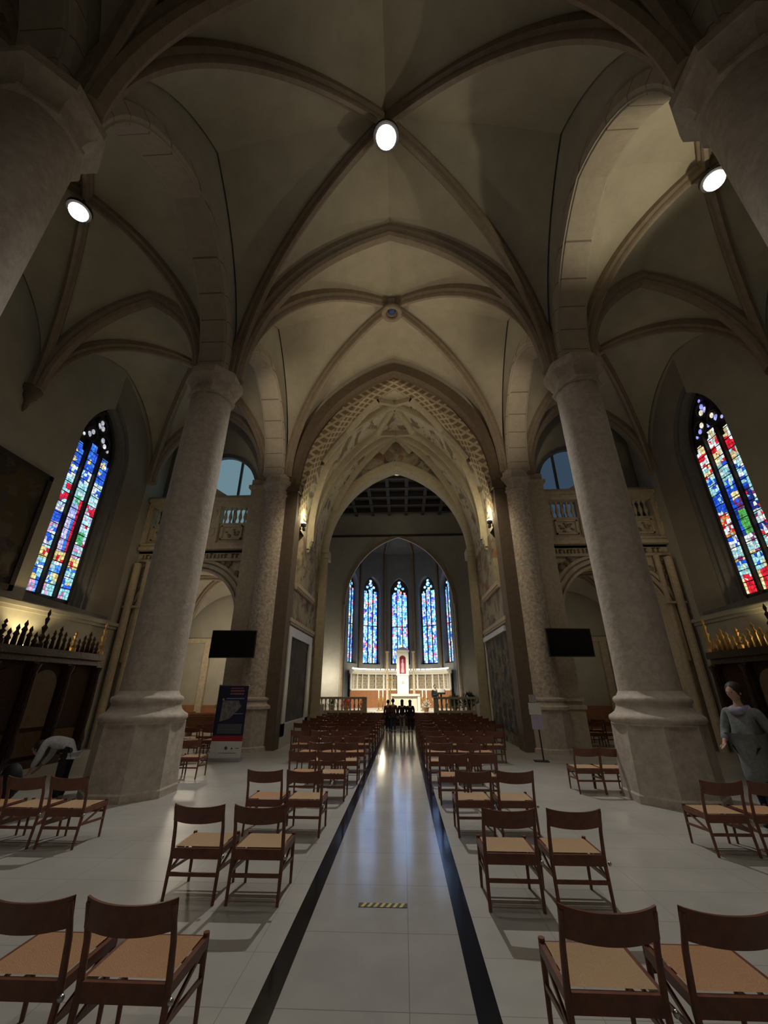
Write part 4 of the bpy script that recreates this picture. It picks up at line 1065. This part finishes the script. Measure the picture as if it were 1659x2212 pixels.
# ------------------------------------------------------------------ chairs
def make_chair():
    t = thing('church_chair', 'x', 'chair', (0, 0, 0))
    W_, Dp, SH, H = .53, .46, .42, .80
    # rear posts lean back, continuous with rear legs
    for q in (-1, 1):
        x = q*(W_/2-.018)
        MB().tube([(x, -.05, 0), (x, 0, SH-.05), (x, -.03, .6), (x, -.09, H-.02)], [.015, .02, .018, .015], 8).build('leg', M_chair, t, 50)
        MB().tube([(x*.98, Dp, 0), (x*.98, Dp-.01, SH+.02)], [.014, .021], 8).build('leg', M_chair, t, 50)
    # curved back board with waved edges
    mb = MB(); n = 16; fr_, bk_ = [], []
    for i in range(n+1):
        u = -1+2*i/n; x = u*(W_/2-.005); c = .045*(1-u*u)
        zt = H+.002-.020*(1-abs(u)**2.4)+.004*abs(u)**6; zb = H-.142-.020*(1-abs(u)**2.2)
        yt, yb = -.085-c, -.055-c
        fr_.append([(x, yb-.009, zb), (x, yt-.009, zt), (x, yt+.009, zt), (x, yb+.009, zb), (x, yb-.009, zb)])
    mb.grid(fr_); mb.build('backrest', M_chair, t, 40)
    mb = MB()
    mb.box(-W_/2+.01, W_/2-.01, -.018, .012, SH-.085, SH); mb.box(-W_/2+.01, W_/2-.01, Dp-.03, Dp, SH-.06, SH)
    mb.box(-W_/2+.005, -W_/2+.035, 0, Dp, SH-.055, SH); mb.box(W_/2-.035, W_/2-.005, 0, Dp, SH-.055, SH)
    sf = mb.build('seat_frame', M_chair, t)
    mb = MB(); n = 10
    mb.grid([[(-W_/2+.036+(W_-.072)*i/n, .013+(Dp-.045)*j/n, SH+.008-.012*sin(pi*i/n)*sin(pi*j/n)) for j in range(n+1)] for i in range(n+1)])
    mb.build('woven_seat', M_cane, sf, True)
    mb = MB(); mb.bar((-W_/2+.02, -.03, .22), (W_/2-.02, -.03, .22), .02, .03); mb.bar((-W_/2+.02, -.02, .25), (-W_/2+.02, Dp, .22), .018, .026); mb.bar((W_/2-.02, -.02, .25), (W_/2-.02, Dp, .22), .018, .026)
    mb.bar((-W_/2+.02, Dp, .30), (W_/2-.02, Dp, .30), .018, .026); mb.bar((W_/2-.02, 0, .24), (W_/2-.02, Dp-.05, SH-.05), .016, .022); mb.bar((-W_/2+.02, 0, .24), (-W_/2+.02, Dp-.05, SH-.05), .016, .022)
    mb.build('stretcher', M_chair, t)
    MB().ell((W_/2+.015, -.03, .36), (.018, .018, .018), 8, 6).build('row_coupling', M_metal, t, True)
    return t
CH0 = make_chair(); used = [False]
def put_chair(x, y, rz, label, group):
    c = CH0 if not used[0] else dup(CH0); used[0] = True
    for ch in c.children_recursive:
        if ch.name.startswith('woven_seat'):
            ch.material_slots[0].link = 'OBJECT'; ch.material_slots[0].material = M_cane2 if random.random() < .35 else M_cane
    c.location = (x, y+.09, 0); c.rotation_euler = (0, 0, rz); c['label'] = label; c['group'] = group
nth = ['first', 'second', 'third', 'fourth', 'fifth', 'sixth', 'seventh', 'eighth', 'ninth', 'tenth', 'eleventh', 'twelfth', 'thirteenth', 'fourteenth', 'fifteenth']
LR = [(2.88, [-1.54, -2.14]), (4.87, [-1.47, -2.09]), (6.80, [-1.45, -2.03]), (8.74, [-1.37, -1.93]), (10.17, [-1.28, -1.85]), (11.5, [-1.25, -1.83, -2.42]), (12.95, [-1.24, -1.82, -2.40, -2.98])]
LR += [(14.35+1.35*i, [-1.25-.585*k for k in range(4 if i < 1 else 5)]) for i in range(7)]
RR = [(2.91, [1.08, 1.72]), (4.86, [1.01, 1.64]), (6.88, [.98, 1.58]), (8.57, [.88, 1.42]), (10.2, [.80, 1.40]), (11.6, [.80, 1.38, 1.96]), (13.0, [.80, 1.38, 1.96, 2.54])]
RR += [(14.4+1.35*i, [.82+.585*k for k in range(4 if i < 1 else 5)]) for i in range(7)]
for sd, R_, gr in (('left', LR, 'chairs left of the central aisle'), ('right', RR, 'chairs right of the central aisle')):
    for i, (y, xs) in enumerate(R_):
        for j, x in enumerate(xs):
            put_chair(x, y, radians(random.uniform(-.7, .7)), 'wooden chair, %s from the aisle, %s row from the camera, %s block' % (nth[j], nth[i], sd), gr)
others = [(-4.5, 6.2, 'wooden chair before the left great pillar, nearest to the pillar'), (-5.1, 6.2, 'wooden chair before the left great pillar, second from the pillar'), (-5.7, 6.2, 'wooden chair cut by the left picture edge, in front of the confessional'),
          (4.04, 6.3, 'wooden chair before the right great pillar, nearest to the pillar'), (4.63, 6.3, 'wooden chair before the right great pillar, second from the pillar'), (5.22, 6.3, 'wooden chair cut by the right picture edge, before the walking person'),
          (-5.0, 10.55, 'wooden chair just behind the plinth of the left great pillar'), (-5.58, 10.6, 'wooden chair half hidden by the plinth of the left great pillar'),
          (3.65, 9.5, 'wooden chair standing alone beside the right great pillar, left one'), (4.16, 9.5, 'wooden chair half hidden by the right great pillar plinth')]
for x, y, lb in others: put_chair(x, y, 0, lb, 'chairs beside the great pillars')
for i, (x, y) in enumerate(((-6.0, 13.9), (-6.6, 13.9), (-6.1, 15.0), (-6.7, 15.0))):
    put_chair(x, y, 0, 'wooden chair under the left gallery, %s' % ('front right', 'front left', 'back right', 'back left')[i], 'chairs under the left gallery')
for i, (x, y) in enumerate(((6.9, 16.7), (7.5, 16.7), (6.9, 17.9), (7.5, 17.9))):
    put_chair(x, y, 0, 'wooden chair under the right gallery, %s' % ('front left', 'front right', 'back left', 'back right')[i], 'chairs under the right gallery')
# pews in the left chapel
for i in range(3):
    t = thing('wooden_pew', 'warm brown wooden pew in the left chapel, %s from the front' % nth[i], 'pew', (-8.0, 17.0+1.2*i, 0), 0, 'pews in the left chapel')
    MB().box(-1.4, 1.4, 0, .42, .42, .46).build('seat', M_warmwood, t); MB().box(-1.4, 1.4, -.05, 0, .5, .92).build('backrest', M_warmwood, t)
    for q in (-1, 1): MB().box(q*1.4-.03, q*1.4+.03, -.06, .45, 0, .95).build('end_panel', M_warmwood, t)

# ------------------------------------------------------------------ people
def skin_mesh(verts, edges, radii, sub=2):
    me = bpy.data.meshes.new('tmp'); me.from_pydata(verts, edges, []); o = bpy.data.objects.new('tmp', me); COL.objects.link(o)
    md = o.modifiers.new('skin', 'SKIN'); md.use_smooth_shade = True
    sv = me.skin_vertices[0].data
    for i, r in enumerate(radii): sv[i].radius = r if isinstance(r, tuple) else (r, r)
    sv[0].use_root = True
    ms = o.modifiers.new('sub', 'SUBSURF'); ms.levels = sub; ms.render_levels = sub
    dg = bpy.context.evaluated_depsgraph_get(); dg.update()
    m2 = bpy.data.meshes.new_from_object(o.evaluated_get(dg)); bpy.data.objects.remove(o)
    return m2
def head_mb(c, sc, yaw):
    """sculpted head, facing -Y before yaw"""
    mb = MB(); n, m = 24, 18; vs = []; R_ = Matrix.Translation(c) @ Matrix.Rotation(yaw, 4, 'Z')
    for i in range(m+1):
        ph = pi*i/m; z = -cos(ph); r = sin(ph)
        for k in range(n):
            a = 2*pi*k/n; x = r*cos(a); y = r*sin(a)
            fx_, fy_, fz_ = x*.075, y*.095, z*.118
            front = max(0, -y)
            if z < 0: fx_ *= 1-.25*(-z)**1.3; fy_ *= (1-.18*(-z)) if y < 0 else (1-.35*(-z))
            fy_ -= front*.028*math.exp(-(x/.14)**2-((z+.12)/.2)**2)*1.3          # nose
            fy_ += front*.014*(math.exp(-((abs(x)-.36)/.16)**2-((z-.05)/.12)**2))     # eye sockets
            fy_ -= front*.006*math.exp(-(x/.3)**2-((z+.48)/.08)**2)                  # lips
            vs.append(tuple(R_ @ (Vector((fx_, fy_, fz_))*sc)))
    fs = [(i*n+k, i*n+(k+1)%n, (i+1)*n+(k+1)%n, (i+1)*n+k) for i in range(m) for k in range(n)]
    mb.add(vs, fs)
    for q in (-1, 1): mb.ell((q*.078*sc, .005*sc, 0), (.012*sc, .022*sc, .032*sc), 8, 6, R_)
    return mb
def person(label, loc, rz, H, J, top, trousers, haircol, head_yaw=0, long_hair=False, coat_len=0, hands=True, collar=None):
    """J: joints in units of height; faces -Y"""
    t = thing('person', label, 'person', loc, rz)
    j = {k: Vector(v)*H for k, v in J.items()}; sc = H/1.75
    order = ['pelvis', 'waist', 'chest', 'neck', 'headb', 'headc']
    vs, es, rs = [], [], []
    def chain(names, rad, root=None):
        idx = root
        for nme, r in zip(names, rad):
            vs.append(tuple(j[nme] if isinstance(nme, str) else nme)); rs.append(r if isinstance(r, tuple) else (r, r)); k = len(vs)-1
            if idx is not None: es.append((idx, k))
            idx = k
        return idx
    chain(order, [.13*sc, .115*sc, .14*sc, .055*sc, .05*sc, .055*sc])
    hipi = {}
    for q in 'lr':
        chain(['hip'+q, 'knee'+q, 'ank'+q, 'toe'+q], [.085*sc, .058*sc, .038*sc, .035*sc], 0)
        e = chain(['sh'+q, 'elb'+q, 'wri'+q], [.06*sc, .042*sc, .027*sc], 2)
        d = (j['wri'+q]-j['elb'+q]).normalized(); pal = j['wri'+q]+d*.06*sc
        pe = chain([pal], [(.035*sc, .018*sc)], e)
        if hands:
            side = d.cross(Vector((0, 1, 0))).normalized() if abs(d.y) < .9 else Vector((1, 0, 0))
            for k, (o_, L) in enumerate(((-.03, .06), (-.01, .075), (.01, .07), (.028, .055))):
                chain([pal+side*o_*sc+d*.035*sc, pal+side*o_*sc*1.1+d*(.035+L*.5)*sc+Vector((0, -.008, 0)), pal+side*o_*sc+d*(.035+L)*sc+Vector((0, -.02, 0))], [.010*sc, .009*sc, .008*sc], pe)
            chain([pal-side*.045*sc-d*.01*sc+Vector((0, -.01, 0)), pal-side*.06*sc+d*.03*sc+Vector((0, -.02, 0))], [.011*sc, .009*sc], pe)
    me = skin_mesh(vs, es, rs); bm = bmesh.new(); bm.from_mesh(me)
    hm = head_mb(j['headc'], sc*1.05, head_yaw); base = [bm.verts.new(v) for v in hm.v]
    for f in hm.f:
        try: bm.faces.new([base[i] for i in f])
        except ValueError: pass
    bm.to_mesh(me); bm.free(); me.name = 'body'; me.materials.clear(); me.materials.append(M_skin)
    for p in me.polygons: p.use_smooth = True
    o = bpy.data.objects.new('body', me); COL.objects.link(o); o.parent = t
    # top
    vs, es, rs = [], [], []; g = 1.18
    low = j['pelvis']+(Vector((0, 0, -1))*coat_len*H if coat_len else Vector((0, 0, -.02*H)))
    chain([j['pelvis'], j['waist'], j['chest'], j['neck']*.8+j['chest']*.2], [(.20*sc, .185*sc) if coat_len else (.155*sc, .13*sc), (.145*sc, .12*sc), (.135*sc, .115*sc), .10*sc])
    chain([low], [(.20*sc, .19*sc) if coat_len else (.17*sc, .14*sc)], 0)
    for q in 'lr': chain(['sh'+q, 'elb'+q, j['wri'+q]*.93+j['elb'+q]*.07], [.078*sc, .062*sc, .046*sc], 2)
    m2 = skin_mesh(vs, es, rs); m2.materials.clear(); m2.materials.append(top); o = bpy.data.objects.new('jacket', m2); COL.objects.link(o); o.parent = t
    if collar:
        nk = j['neck']; ring = [nk+Vector((.085*cos(2*pi*i/16), .085*sin(2*pi*i/16)-.01, -.035+.02*sin(2*pi*i/16)))*sc for i in range(17)]
        MB().tube(ring, .052*sc, 8).build('scarf', collar, t, True)
    vs, es, rs = [], [], []
    chain([j['pelvis']], [(.14*sc, .115*sc)])
    for q in 'lr': chain(['hip'+q, 'knee'+q, j['ank'+q]*.95+j['knee'+q]*.05], [.088*sc if coat_len else .10*sc, .073*sc, .058*sc], 0)
    m3 = skin_mesh(vs, es, rs); m3.materials.clear(); m3.materials.append(trousers); o = bpy.data.objects.new('trousers', m3); COL.objects.link(o); o.parent = t
    for q in 'lr':
        a, b = j['ank'+q], j['toe'+q]; d = (b-a); d.z = 0
        mid = (a+b)/2; M = Matrix.Translation((mid.x, mid.y, max(.035, mid.z-.03))) @ Matrix.Rotation(atan2(d.y, d.x), 4, 'Z')
        MB().ell((0, 0, 0), (.135*sc, .048*sc, .04*sc), 12, 8, M).build('shoe', M_timber, t, True)
    hc = j['headc']; M = Matrix.Translation(hc) @ Matrix.Rotation(head_yaw, 4, 'Z')
    mb = MB(); mb.ell((0, .026*sc, .034*sc), (.102*sc, .112*sc, .118*sc), 18, 12, M)
    if long_hair: mb.ell((0, .065*sc, -.10*sc), (.09*sc, .055*sc, .17*sc), 14, 10, M)
    hmat = mat('hair', haircol, .5, .3, 40, .2); mb.build('hair', hmat, t, True)
    mb = MB()
    for q in (-1, 1): mb.ell((q*.030*sc, -.088*sc, .006*sc), (.010*sc, .006*sc, .006*sc), 8, 6, M)
    mb.build('eyes', M_timber, t, True)
    return t
STAND = dict(pelvis=(0, 0, .53), waist=(0, 0, .61), chest=(0, .0, .74), neck=(0, .005, .83), headb=(0, 0, .875), headc=(0, -.012, .935),
    hipl=(.052, 0, .50), kneel=(.055, -.01, .28), ankl=(.055, .01, .05), toel=(.06, -.08, .02), hipr=(-.052, 0, .50), kneer=(-.055, -.01, .28), ankr=(-.055, .01, .05), toer=(-.06, -.08, .02),
    shl=(.11, .005, .80), elbl=(.135, .01, .63), wril=(.13, -.04, .49), shr=(-.11, .005, .80), elbr=(-.135, .01, .63), wrir=(-.13, -.04, .49))
WALK = dict(STAND, kneel=(.055, -.07, .29), ankl=(.055, -.13, .06), toel=(.06, -.22, .04), kneer=(-.055, .02, .28), ankr=(-.055, .13, .08), toer=(-.055, .06, .03), elbl=(.14, .06, .64), wril=(.14, .03, .50), elbr=(-.14, -.04, .64), wrir=(-.10, -.14, .58))
BEND = dict(STAND, pelvis=(0, .03, .52), waist=(0, -.04, .58), chest=(0, -.16, .62), neck=(0, -.25, .60), headb=(0, -.29, .58), headc=(0, -.33, .54),
    shl=(.11, -.21, .61), elbl=(.12, -.24, .46), wril=(.08, -.30, .36), shr=(-.11, -.21, .61), elbr=(-.12, -.24, .46), wrir=(-.08, -.30, .36))
def cloth(name, c, var=.2): return mat(name, c, .85, .2, 25, var)
person('person walking behind the chairs at the right edge in a grey-green hooded coat', (5.32, 7.35, 0), radians(-68), 1.95, dict(WALK, kneel=(.055, -.04, .28), ankl=(.055, -.06, .05), toel=(.06, -.15, .03), ankr=(-.055, .06, .06), toer=(-.055, -.02, .03)), cloth('grey_green_coat', (.20, .22, .22)), cloth('dark_trousers', (.01, .013, .03)), (.02, .015, .012), 0, True, .27, collar=cloth('lilac_scarf', (.30, .29, .40)))
person('person in a pale grey top bending forward beside the left great pillar', (-6.2, 8.35, 0), radians(-80), 1.62, BEND, cloth('pale_grey_top', (.62, .62, .64)), cloth('black_trousers', (.015, .015, .018)), (.03, .02, .015))
person('person in a reddish brown jacket and blue jeans, leftmost of the group in the aisle', (-.52, 21.6, 0), radians(175), 1.42, STAND, cloth('red_brown_jacket', (.10, .035, .03)), cloth('blue_jeans', (.03, .05, .11)), (.03, .018, .012))
person('person in a black jacket and pale trousers, middle of the group in the aisle', (-.08, 21.3, 0), radians(180), 1.40, WALK, cloth('black_jacket', (.008, .008, .01)), cloth('pale_trousers', (.26, .25, .22)), (.012, .01, .008), 0, True)
person('person in black with long dark hair, rightmost of the group in the aisle', (.30, 21.6, 0), radians(184), 1.38, STAND, cloth('black_coat', (.007, .007, .009)), cloth('black_jeans', (.01, .01, .012)), (.012, .01, .008), 0, True, .1)
person('small person in brown beside the leftmost one of the aisle group', (-.78, 22.2, 0), radians(170), 1.36, STAND, cloth('brown_jacket', (.05, .02, .015)), cloth('dark_jeans', (.02, .025, .04)), (.02, .015, .01))
person('person in black and white standing behind the lectern right of the altar', (XC+2.2, 28.1, .6), radians(20), 1.5, STAND, cloth('black_robe', (.01, .01, .012)), cloth('white_skirt', (.55, .54, .5)), (.02, .015, .01), 0, False)
t = thing('black_bag', 'black backpack standing on the floor beside the bending person', 'bag', (-7.3, 8.5, 0))
MB().ell((0, 0, .3), (.20, .16, .31), 16, 12).build('sack', mat('black_nylon', (.008, .008, .01), .6), t, True)
MB().tube([(-.08, -.14, .5), (-.09, -.2, .35), (-.08, -.14, .1)], .018, 6).build('strap', M_timber, t, True)
MB().ell((0, .13, .22), (.14, .07, .15), 12, 8).build('front_pocket', M_timber, t, True)
